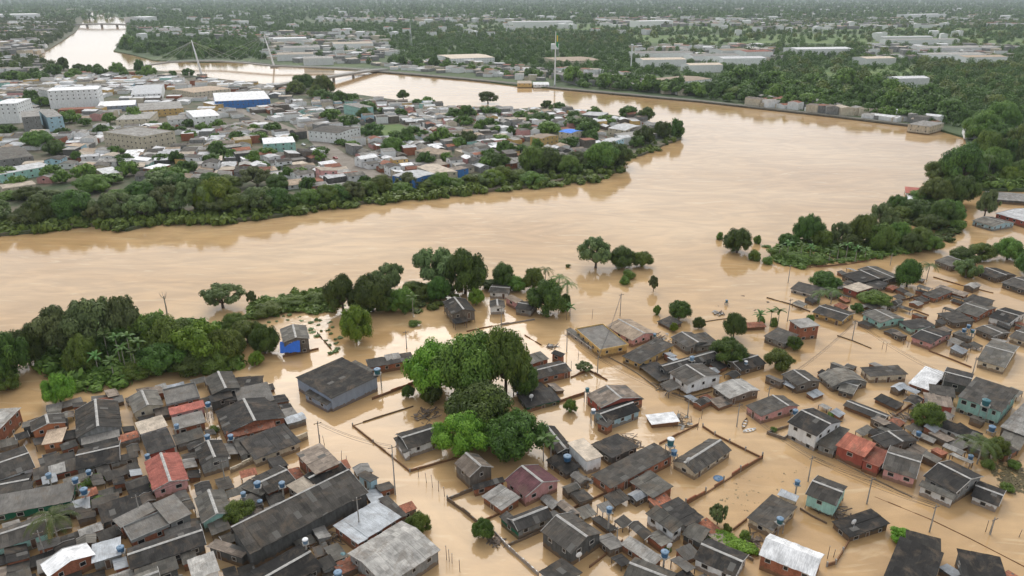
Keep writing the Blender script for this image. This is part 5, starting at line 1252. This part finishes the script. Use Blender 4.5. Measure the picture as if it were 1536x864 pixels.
# far built-up pockets, a house every few metres of the picture
for pl, st, ys in (([(0,62),(70,62),(60,80),(48,90),(85,100),(85,118),(0,118)],9,5),([(0,35),(95,35),(80,55),(0,58)],9,4),([(195,42),(380,40),(380,60),(240,58)],8,4),([(385,48),(560,50),(600,80),(560,98),(470,96),(400,90)],9,5),([(565,96),(680,92),(760,100),(930,112),(1040,135),(1040,145),(850,127),(700,112),(565,103)],9,4),
                   ([(940,72),(1165,70),(1170,92),(1100,100),(960,94)],9,5),([(1290,72),(1520,70),(1520,90),(1300,92)],9,5),([(480,22),(770,20),(800,34),(480,34)],9,3),([(890,24),(1140,24),(1140,42),(900,40)],9,3),([(1140,20),(1536,14),(1536,40),(1140,46)],11,3.5),
                   ([(1130,152),(1250,160),(1400,182),(1400,189),(1250,171),(1130,158)],9,4),([(0,18),(120,14),(110,30),(0,32)],16,4),([(1000,12),(1536,6),(1536,10),(1000,15)],18,2)):
    for (x, y) in fill(pl, st, ys, .5, 9):
        p = P(x, y, Z1)
        if any((p.x-a)**2 + (p.y-b)**2 < (r+4)**2 for a, b, r in AVOID): continue
        k = max(1.25, p.y/860*1.2); REST.append((p.x, p.y, RND2.uniform(0, 3), 10*k*RND2.uniform(.7, 1.4), 8*k, (3.5 if p.y < 1300 else 6)+Z1+RND2.choice((0, 0, 3)), RND2.choice(('gable', 'flat')), 1.0, RND2.choice(['lgrey','white','cream','grey','grey','lgrey','lgrey','clay','brown']), RND2.choice(('white','cream','grey','white','grey'))))
for i in range(130):
    x = RND2.uniform(0, 1536); y = RND2.uniform(14, 60)
    if x < 200 and y > 20: continue
    p = P(x, y, Z1); k = max(1.25, p.y/860); REST.append((p.x, p.y, RND2.uniform(0, 3), 9*k, 7*k, 13+Z1, 'gable', 1.5, RND2.choice(['lgrey','white','grey','clay','white']), 'white'))
def stuff_houses(name, label, items):
    mats = {}; me_v = []; fs = []; mi = []; uvs = []
    def mid(m): return mats.setdefault(m.name, (len(mats), m))[0]
    for (x, y, a, L_, W_, h, ty, rise, rc, wc) in items:
        ca, sa = math.cos(a), math.sin(a); l, w2 = L_/2, W_/2; r = rise if ty == 'gable' else .02
        loc = [(-l,-w2,-.5),(l,-w2,-.5),(l,w2,-.5),(-l,w2,-.5),(-l,-w2,h),(l,-w2,h),(l,w2,h),(-l,w2,h),(-l,0,h+r),(l,0,h+r)]
        i = len(me_v); me_v += [(x+p[0]*ca-p[1]*sa, y+p[0]*sa+p[1]*ca, p[2]) for p in loc]
        for f, m, u in (((0,1,5,4), 'w', 0), ((1,2,6,9,5), 'w', 0), ((2,3,7,6), 'w', 0), ((3,0,4,8,7), 'w', 0), ((4,5,9,8), 'r', 1), ((8,9,6,7), 'r', 1)):
            fs.append(tuple(i+k for k in f)); mi.append(mid(ROOF[rc] if m == 'r' else WALL[wc])); uvs += [(loc[k][0], loc[k][1] if u else loc[k][2]) for k in f]
    me = bpy.data.meshes.new(name); me.from_pydata(me_v, [], fs); ul = me.uv_layers.new(name='UVMap'); ul.data.foreach_set('uv', [c for q in uvs for c in q])
    for (k, m) in sorted(mats.values(), key=lambda t: t[0]): me.materials.append(m)
    me.polygons.foreach_set('material_index', mi); me.update(); tag(link(name, me), label, None, kind='stuff')
stuff_houses('distant_houses', 'hundreds of small far houses of the town and the other bank', REST)

# trees of the town: riverside belt, yards, then the far bank
RT = random.Random(8); NT = 0
FART = []
def ftree(px, yt, py, wd, kind):
    base = P(px, py-wd*.2, Z1); wm = wd/ppm(base)/2/.84; FART.append((base.x, base.y, wm, max(2.0, zat(base, yt)-Z1), kind))
def belt(line, w0, w1, step, zone, kinds, back=0, seed=1, hk=1.0):
    rnd = random.Random(seed)
    for (a, b) in zip(line, line[1:]):
        n = max(1, int(math.hypot(b[0]-a[0], b[1]-a[1])/step))
        for i in range(n):
            t = (i+rnd.random()*.8)/n; x = a[0]+(b[0]-a[0])*t; y = a[1]+(b[1]-a[1])*t - rnd.random()*back; wd = rnd.uniform(w0, w1)
            if seed in (8,9,10,11,12,13,14,17,18,19,20,21,22): ftree(x, y-wd*rnd.uniform(.75, 1.15)*hk, y, wd, rnd.choice(kinds)); continue
            tree(x, y-wd*rnd.uniform(.75, 1.15)*hk, y, wd, rnd.choice(kinds), zone=zone, near=wd > 36, ground=Z1*.6)
belt([(-10,352),(60,350),(130,340),(190,346),(260,334),(340,334),(430,325)], 42, 66, 24, 'on the left town shore', ['dark','mid','mid','airy','dark','airy'], 4, 1, .92)
belt([(-10,322),(60,318),(130,312),(200,310),(280,304),(360,304),(430,300)], 36, 54, 26, 'behind the left town shore', ['dark','mid','airy','dark'], 14, 2, .72)
belt([(425,326),(500,314),(560,304),(630,294)], 34, 50, 20, 'on the shore below the street', ['dark','mid','airy','mid'], 4, 3, .8)
belt([(640,294),(700,292),(760,284),(790,282)], 34, 48, 18, 'on the shore below the point', ['mid','mid','airy'], 4, 4, .75)
belt([(790,275),(850,272),(900,268),(932,254)], 38, 56, 16, 'in the dense clump on the point', ['dark','mid','mid'], 8, 5, .85)
belt([(935,235),(965,226),(1000,212)], 22, 34, 16, 'near the point tip', ['dark','dark'], 3, 6)
belt([(440,150),(500,156),(520,175)], 26, 40, 14, 'in the clump behind the street', ['dark','dark','mid'], 14, 7)
for a in ((330,268,330,66,'bright','brilliant green round tree of the town shore'),(312,276,328,40,'bright','smaller brilliant green tree on the town shore'),(797,258,284,42,'mid','pale spreading tree hanging over the river'),(1012,178,212,30,'dark','dark tree at the very tip of the river point'),(967,160,190,32,'dark','round dark tree behind the tip of the river point'),
          (732,137,160,30,'dark','lone dark tree on the back shore of the point'),(605,134,152,20,'dark','small round tree on the back shore of the point'),(819,150,166,20,'dark','dark tree on the back shore right of the lone one'),(738,255,286,44,'bright','light green tree on the shore right of the blue shed'),(745,228,262,40,'dark','dark yard tree above the light green shore tree'),
          (560,184,212,36,'dark','dark tree beside the green plot on the point'),(430,246,262,30,'dark','dark yard tree left of the main street'),(280,240,270,34,'dark','dark round yard tree in the left hand town'),(590,206,240,40,'mid','full tree right of the green plot'),(700,196,225,32,'dark','slim dark yard tree in the middle of the point'),(810,168,196,42,'dark','broad dark tree amid the point houses'),(880,176,206,40,'dark','broad dark tree near the rounded white shed'),
          (60,196,232,44,'mid','full palmy tree beside the glass office'),(85,210,240,40,'dark','dark tree below the glass office'),(120,95,118,24,'dark','lollipop shaped tree by the upper river'),(96,85,110,18,'dark','narrow tree left of the lollipop shaped tree'),(210,88,112,14,'dark','small tree at the left end of the footbridge'),(1105,130,156,40,'mid','tall shore tree on the far bank right of the quay steps'),
          (492,138,160,24,'dark','dark yard tree at the left of the back shore'),(545,160,185,22,'dark','pointed dark tree beside the mint building')): tree(*a, near=a[3] > 36, ground=Z1*.6, group='single trees of the town')
for (x, y, px, py, zn) in TREESPOT[:60]:
    wd = RT.uniform(8, 13)*ppm(Vector((x, y, 0))); ftree(px, py-wd*RT.uniform(.7, 1.1), py, wd, RT.choice(('dark','mid','dark')))
belt([(-10,290),(90,288),(190,284),(290,276)], 26, 44, 26, 'along the lowest town lane', ['dark','mid','mid','airy'], 14, 17, .8)
belt([(0,222),(130,228),(260,222),(420,236)], 20, 34, 34, 'in the left town yards', ['dark','mid'], 24, 18, .8)
belt([(480,205),(620,226),(780,222),(900,224)], 22, 40, 30, 'in the yards of the point', ['dark','mid','dark'], 26, 19, .85)
belt([(150,120),(60,128),(0,130)], 18, 28, 14, 'in the park strip of the upper town', ['dark','mid'], 6, 8)
belt([(130,118),(240,122),(290,118)], 14, 24, 18, 'on the upper town shore', ['dark','mid'], 3, 9)
belt([(1060,150),(1150,158),(1250,166),(1330,172),(1440,190)], 28, 44, 15, 'along the right far bank', ['dark','dark','mid'], 2, 10)
belt([(1100,140),(1200,146),(1300,152),(1400,168)], 30, 46, 26, 'behind the right far bank', ['dark','mid','mid'], 8, 11)
belt([(860,132),(950,138),(1050,146)], 16, 30, 12, 'along the quay of the far bank', ['dark','mid'], 4, 12)
belt([(600,104),(700,112),(840,126)], 12, 20, 16, 'along the left quay of the far bank', ['dark','mid'], 3, 13)
belt([(190,82),(260,86),(370,90)], 18, 28, 13, 'on the wooded spit behind the footbridge', ['dark','mid'], 6, 14)
belt([(1452,225),(1500,225),(1536,222)], 40, 56, 26, 'in the forest on the right shore', ['dark','mid'], 20, 15)

belt([(850,133),(950,142),(1050,152),(1150,162),(1250,174),(1330,183),(1400,192)], 16, 36, 14, '', ['dark','mid','dark'], 2, 20)
belt([(480,170),(640,185),(820,195),(960,200)], 18, 34, 26, '', ['dark','mid'], 22, 21, .85)
belt([(0,170),(150,200),(300,215),(430,225)], 18, 34, 26, '', ['dark','mid'], 20, 22, .85)
for kd, nm_, lb in (('dark', 'yard_trees', 'dark small trees standing among the far town houses'), ('mid', 'yard_trees', 'greener small trees standing among the far town houses')):
    A = [crown_arrays(300+i, 22, 1100, .085, (.18, .32), .5, .5, .74) for i in range(5)]; V = []; Fc = []; T = []; n = 0
    for (x, y, wm, hz, kk) in FART:
        if (kk == 'dark') != (kd == 'dark'): continue
        v, f, t = RT.choice(A); a = RT.uniform(0, 6.28); rm = np.array([[math.cos(a), math.sin(a), 0], [-math.sin(a), math.cos(a), 0], [0, 0, 1]])
        V.append((v*np.array([wm, wm, hz*1.05])) @ rm + np.array([x, y, Z1-.3])); Fc.append(f+n); n += len(v); T.append(np.clip(t*.7 + RT.random()*.3, 0, 1))
    tag(link(nm_, mesh_np(nm_, np.vstack(V), np.vstack(Fc), np.concatenate(T), LEAF[kd])), lb, None, kind='stuff'); print(nm_, len(V))
cover('undergrowth', 'bushy growth along the whole town shore', [(-20,330),(130,322),(340,318),(560,292),(760,270),(900,258),(935,240),(1005,205),(1026,206),(1004,219),(942,241),(932,258),(900,272),(800,284),(700,295),(560,307),(420,327),(340,337),(230,339),(190,349),(130,341),(60,351),(-20,356)], 9, 3.2, 3.0, 'mid', 21, 0.0, 90)
# the forest beyond: too many trees to count
def forest(name, label, polys, holes, kind, seed, h0=10.0, dens=1.0, wmin=12.0, leaves=300):
    holes = [[(x_, y_ + (4.0 if y_ > sum(q[1] for q in hl)/len(hl) else 0)) for x_, y_ in hl] for hl in holes]
    A = [crown_arrays(seed*7+i, 8, leaves, .125, (.42, .62), .45, .5, .6, core=False) for i in range(5)]
    AF = [crown_arrays(seed*9+i, 5, 80, .24, (.5, .7), .45, .5, .5, core=False) for i in range(4)]
    rnd = random.Random(seed); V = []; Fc = []; T = []; n = 0
    for pl in polys:
        y = max(p[1] for p in pl); ymin = min(p[1] for p in pl)
        while y > ymin:
            xs = [p[0] for p in pl]; p0 = P(768, y, Z1); k = ppm(p0); wpx = max(wmin*k, 6.0)/dens
            x = min(xs) - rnd.random()*wpx
            while x < max(xs):
                qx = x + rnd.uniform(-.4, .4)*wpx; qy = y + rnd.uniform(-.5, .5)*wpx*.3; x += wpx*.75
                if not in_poly(qx, qy, pl): continue
                if any(in_poly(qx, qy, h_) for h_ in holes) and rnd.random() < .74: continue
                p = P(qx, qy, Z1)
                if any((p.x-a)**2 + (p.y-b)**2 < (r*1.0+3)**2 or (abs(p.x-a) < r and 0 < b-p.y < 60 and p.y > 740) for a, b, r in AVOID): continue
                s = wpx*dens/k*.5*rnd.uniform(.75, 1.25)*1.15; v, f, t = rnd.choice(A if y > 60 else AF); a = rnd.uniform(0, 6.28)
                rm = np.array([[math.cos(a), math.sin(a), 0], [-math.sin(a), math.cos(a), 0], [0, 0, 1]])
                V.append((v*np.array([s, s, max(h0, s*1.05)*rnd.uniform(.65, 1.3)])) @ rm + np.array([p.x, p.y, .6])); Fc.append(f+n); n += len(v); T.append(np.clip(t*.5 + rnd.random()*.5, 0, 1))
            y -= max(.8, wpx*dens*.30)
    me = mesh_np(name, np.vstack(V), np.vstack(Fc), np.concatenate(T), LEAF[kind]); tag(link(name, me), label, None, kind='stuff'); print(name, len(V), n)
holes = [[(0,62),(70,62),(60,80),(48,90),(85,100),(85,118),(0,118)],[(385,50),(560,52),(600,80),(560,98),(470,96),(400,90)],[(565,92),(680,90),(760,98),(930,110),(900,125),(700,112),(565,103)],[(940,72),(1165,70),(1170,92),(1100,98),(960,92)],[(1290,66),(1520,66),(1520,88),(1300,90)],
         [(900,114),(950,110),(1035,116),(1012,130),(925,130)],[(1232,100),(1300,96),(1400,100),(1404,122),(1300,126),(1236,120)],[(940,53),(1200,51),(1330,52),(1536,56),(1536,70),(1300,68),(960,67)],[(690,37),(900,35),(1300,37),(1536,43),(1536,49),(1200,46),(900,45),(690,43)],[(440,24),(770,22),(800,32),(440,34)],[(890,26),(1140,26),(1140,38),(900,38)]]
forest('far_forest', 'continuous dark forest covering the far bank and the plain beyond', [[(192,30),(300,24),(1560,24),(1560,190),(1440,190),(1330,172),(1150,152),(1050,144),(950,133),(850,123),(780,118),(700,109),(600,99),(540,97),(380,90),(250,89),(205,80),(176,74),(192,56)]], holes, 'dark', 3)
forest('far_forest', 'greener scattered woods among the far fields', [[(640,30),(1560,34),(1560,110),(1200,100),(900,70),(640,60)], [(1150,100),(1560,100),(1560,168),(1300,156),(1150,140)]], holes + [[(940,60),(1536,64),(1536,92),(940,98)]], 'mid', 4, 9, .6, 18)
forest('left_forest', 'dark wood left of the upper river', [[(-20,22),(116,20),(112,44),(90,58),(70,70),(48,78),(40,60),(-20,62)], [(-20,80),(60,92),(110,102),(60,108),(-20,106)]], [[(0,64),(40,64),(48,90),(0,95)]], 'dark', 5)
forest('horizon_forest', 'blue hazed forest plain at the top of the photo', [[(-40,-2),(1580,-2),(1580,30),(-40,30)]], [[(130,14),(184,26),(190,38),(122,40)]], 'dark', 6, 20, 1.0, 28)

# ---------------------------------------------------------------- bridges and the flagpole
def deck(root, pts, wdt, th, name='deck', m='conc', par=.9):
    b = MB(); n = len(pts)
    for i in range(n-1):
        a, c = pts[i], pts[i+1]; d = (c-a); d.z = 0; d.normalize(); s = Vector((-d.y, d.x, 0))*wdt/2
        k = len(b.v)
        for p in (a, c):
            for z in (0, -th): b.v += [tuple(p - s + Vector((0,0,z))), tuple(p + s + Vector((0,0,z)))]
        for f in ((0,4,5,1),(2,3,7,6),(0,2,6,4),(1,5,7,3),(0,1,3,2),(4,6,7,5)): b.f.append(tuple(k+j for j in f)); b.uv += [(0,0)]*4
    b.build(name, M[m], root)
    for sg in (-1, 1):
        b = MB()
        for i in range(n-1):
            a, c = pts[i], pts[i+1]; d = (c-a); d.z = 0; d.normalize(); s = Vector((-d.y, d.x, 0))*(wdt/2-.1)*sg
            b.bar(a + s + Vector((0,0,par)), c + s + Vector((0,0,par)), .16)
            b.bar(a + s + Vector((0,0,par*.5)), c + s + Vector((0,0,par*.5)), .1)
            b.bar(a + s, a + s + Vector((0,0,par)), .1)
        b.build('railing', M['steel'], root)
fb = thing('footbridge', 'slender curved cable footbridge with two leaning white pylons', 'bridge', (0,0,0))
fpts = [P(x, y, z*1.4) for x, y, z in ((205,101,3),(222,97,4),(250,93,5),(290,91,5.5),(330,91,5.5),(372,94,5.5),(410,98,5),(450,99.5,4.5),(482,100.5,4),(520,102,3.5),(552,104,3))]
deck(fb, fpts, 6.0, 1.6, par=1.3)
for (bx, by, tx, ty_, i0, i1) in ((303,113,287,60,1,5),(412,101,396,52,4,8)):
    base = P(bx, by, 0); hz = zat(base, ty_); top = P(tx, ty_, hz); pyl = MB(); pyl.tube([base - Vector((0,0,2)), base.lerp(top, .5), top], [1.5, 1.1, .45], 8); pyl.build('pylon', M['whitep'], fb, True)
    b = MB(); b.box(base.x-5.5, base.x+5.5, base.y-3.5, base.y+3.5, -2, 1.8); b.build('pier', M['conc'], fb)
    for i in range(i0, i1+1):
        for q in (fpts[i], fpts[i-1].lerp(fpts[i], .5)):
            b = MB(); b.tube([base.lerp(top, .96), q], [.10, .10], 4); b.build('cable', M['steel'], fb)
rb = thing('road_bridge', 'long concrete road bridge crossing the river below the footbridge', 'bridge', (0,0,0))
rp = [P(372,131,5.5), P(410,127,7), P(450,121,7.5), P(500,113,7.5), P(556,104.5,4.5), P(578,103,3)]
deck(rb, rp, 11.0, 2.4, par=1.3)
for i, q in enumerate((rp[1], rp[2], rp[1].lerp(rp[2], .5), rp[2].lerp(rp[3], .5), rp[3], rp[3].lerp(rp[4], .5))):
    b = MB(); b.box(q.x-1, q.x+1, q.y-3, q.y+3, -2, q.z-2.4); b.build('pier', M['conc'], rb)
ab = thing('arch_bridge', 'distant low white bridge over the upper river', 'bridge', (0,0,0))
ap = [P(108,36.5,7), P(130,35.5,10), P(152,35,11), P(175,35.5,10), P(200,37,7)]
deck(ab, ap, 14, 4.0, m='conc')
for q in ap[1:4]:
    b = MB(); b.box(q.x-2, q.x+2, q.y-4, q.y+4, -2, q.z-4.0); b.build('pier', M['conc'], ab)
fp = P(832, 131, 0); o = thing('flagpole', 'very tall white flagpole on the quay with a limp green and yellow flag', 'flagpole', fp); hz = zat(fp, 47)
b = MB(); b.tube([(0,0,0),(0,0,hz*.6),(0,0,hz)], [1.0,.7,.4], 8); b.build('pole', M['whitep'], o)
b = MB()
for i in range(6):
    for j in range(8):
        def q(i, j): return (.4+i*.48, .5*math.sin(i*1.4+j*.3), hz-1.2-j*1.75-i*.5)
        b.face([q(i,j),q(i+1,j),q(i+1,j+1),q(i,j+1)])
f_ = b.build('flag', M['greenp'], o); b = MB()
for j in range(4): b.face([(1.2,-.65,hz-4-j*1.7),(2.6,-.65,hz-4.5-j*1.7),(2.6,-.65,hz-6.0-j*1.7),(1.2,-.65,hz-5.6-j*1.7)])
b.build('yellow_diamond', M['yellowp'], f_); b = MB(); b.lathe([(2.4,0),(2.4,1.2),(1.6,1.4),(1.1,3)], 16); b.build('plinth', M['conc'], o)
wt = P(832, 88, 1); o = thing('water_tower', 'pale square water tower behind the flagpole', 'water tower', wt); b = MB(); b.box(-6.2,6.2,-6.2,6.2,15,23); b.build('reservoir', M['whitep'], o)
for sx in (-1,1):
    for sy in (-1,1): b = MB(); b.box(sx*5-.7,sx*5+.7,sy*5-.7,sy*5+.7,0,15); b.build('leg', M['conc'], o)
mt = P(946, 108, 1); o = thing('mast', 'thin white mast among the far bank trees', 'mast', mt); b = MB(); b.tube([(0,0,0),(0,0,34)], [.9,.7], 8); b.build('shaft', M['whitep'], o); b = MB(); b.lathe([(1.9,34),(1.9,35.4),(.8,36.2)], 10); b.build('head', M['steel'], o)
lt = P(617, 76, 1); o = thing('lattice_tower', 'thin steel lattice tower rising from the far forest', 'tower', lt); hz = zat(lt, 34)
for sx in (-1,1):
    for sy in (-1,1): b = MB(); b.bar((sx*2.2,sy*2.2,0),(sx*.3,sy*.3,hz),.22); b.build('leg', M['steel'], o)
b = MB()
for k in range(9):
    z0 = hz*k/9; z1 = hz*(k+1)/9; r0 = 2.2-1.9*k/9; r1 = 2.2-1.9*(k+1)/9
    for (sx, sy, tx, ty) in ((-1,-1,1,-1),(1,-1,1,1),(1,1,-1,1),(-1,1,-1,-1)): b.bar((sx*r0,sy*r0,z0),(tx*r1,ty*r1,z1),.12)
b.build('bracing', M['steel'], o)
# cars on the main street and in the paved yards
def car_proto(col_name, c):
    m = plain_mat('car_paint_'+col_name, c, .3, .03); o = thing('parked_car', '', 'car', (0,0,0), 0, 'vehicles on the dry town streets'); b = MB()
    prof = [(-2.1,.35),(-2.1,.85),(-1.9,.95),(-1.3,1.0),(-.9,1.42),(.6,1.45),(1.15,1.0),(1.95,.88),(2.1,.7),(2.1,.35)]
    L_ = [(x, -.82 if z < 1.1 else -.68, z) for x, z in prof]; R_ = [(x, .82 if z < 1.1 else .68, z) for x, z in prof]
    b.face(L_); b.face(R_[::-1])
    for i in range(len(prof)): j = (i+1) % len(prof); b.face([L_[i], R_[i], R_[j], L_[j]])
    b.build('body', m, o)
    g = MB(); g.face([(-1.27,-.7,1.04),(-1.27,.7,1.04),(-.93,.62,1.38),(-.93,-.62,1.38)][::-1]); g.face([(1.12,-.7,1.05),(1.12,.7,1.05),(.66,.62,1.40),(.66,-.62,1.40)])
    for sg in (-1, 1): g.face([(-1.1,sg*.80,1.05),(.95,sg*.80,1.05),(.55,sg*.72,1.36),(-.85,sg*.72,1.36)])
    g.build('window', M['pane'], o)
    for sx in (-1.3, 1.3):
        for sy in (-.8, .8):
            w_ = MB(); w_.tube([(sx, sy-.1, .33), (sx, sy+.1, .33)], [.33, .33], 12); w_.build('wheel', M['rubber'], o)
    return o
for i, (x, y, rz, nm, c) in enumerate(((455,218,-.9,'white',(.7,.7,.7)),(470,222,-.2,'silver',(.4,.41,.42)),(482,229,.2,'white',(.7,.7,.7)),(466,236,-.9,'dark',(.04,.04,.05)),(503,238,-.9,'red',(.35,.04,.03)),(166,204,.3,'white',(.7,.7,.7)),(176,206,.3,'red',(.35,.04,.03)),(190,209,.3,'silver',(.4,.41,.42)),(380,172,-.8,'white',(.7,.7,.7)),(400,180,-.8,'dark',(.04,.04,.05)),(345,158,-.8,'silver',(.4,.41,.42)),(540,262,-.8,'white',(.7,.7,.7)))):
    o = car_proto(nm, c); o.location = P(x, y, Z1+.15); o.rotation_euler = (0,0,rz)
    o['label'] = '%s car parked %s' % (nm, 'in the red paved yard' if x < 200 else 'on the upper part of the street' if y < 190 else 'on the main street of the point')

# ---------------------------------------------------------------- air
hm = bpy.data.materials.new('haze'); hm.use_nodes = True; t = hm.node_tree; t.nodes.clear()
ho = t.nodes.new('ShaderNodeOutputMaterial'); hv = t.nodes.new('ShaderNodeVolumePrincipled')
hv.inputs['Color'].default_value = (0.80, 0.88, 0.95, 1); hv.inputs['Density'].default_value = 0.000055; hv.inputs['Anisotropy'].default_value = 0.2
t.links.new(hv.outputs[0], ho.inputs['Volume'])
b = MB(); b.box(-FAR-200, FAR+200, -600, FAR+200, -4, 106); b.uv = [(0,0)]*24; o = b.build('haze', hm); tag(o, 'pale blue air haze over the plain', None, kind='stuff')

# ---------------------------------------------------------------- tell same-looking neighbours apart by their order
ORD = ['leftmost','second','third','fourth','fifth','sixth','seventh','eighth','ninth','tenth','eleventh','twelfth','thirteenth','fourteenth','fifteenth','sixteenth','seventeenth','eighteenth','nineteenth','twentieth']
def ordw(i, n):
    if i == 0: return 'leftmost of them'
    if i == n-1: return 'rightmost of them'
    if i < 20: return ORD[i] + ' from the left'
    tens = {2: 'twenty', 3: 'thirty', 4: 'forty', 5: 'fifty'}[(i+1)//10]; u = (i+1) % 10
    return (tens + ('-' + ['','first','second','third','fourth','fifth','sixth','seventh','eighth','ninth'][u] if u else 'th').replace('tyth', 'tieth')) + ' from the left'
bpy.context.view_layer.update()
by = {}
for o in THINGS: by.setdefault(o.get('label'), []).append(o)
for lb, L_ in by.items():
    if len(L_) > 1:
        L_.sort(key=lambda o: proj(o.location)[0])
        for i, o in enumerate(L_): o['label'] = '%s, %s' % (lb, ordw(i, len(L_)))
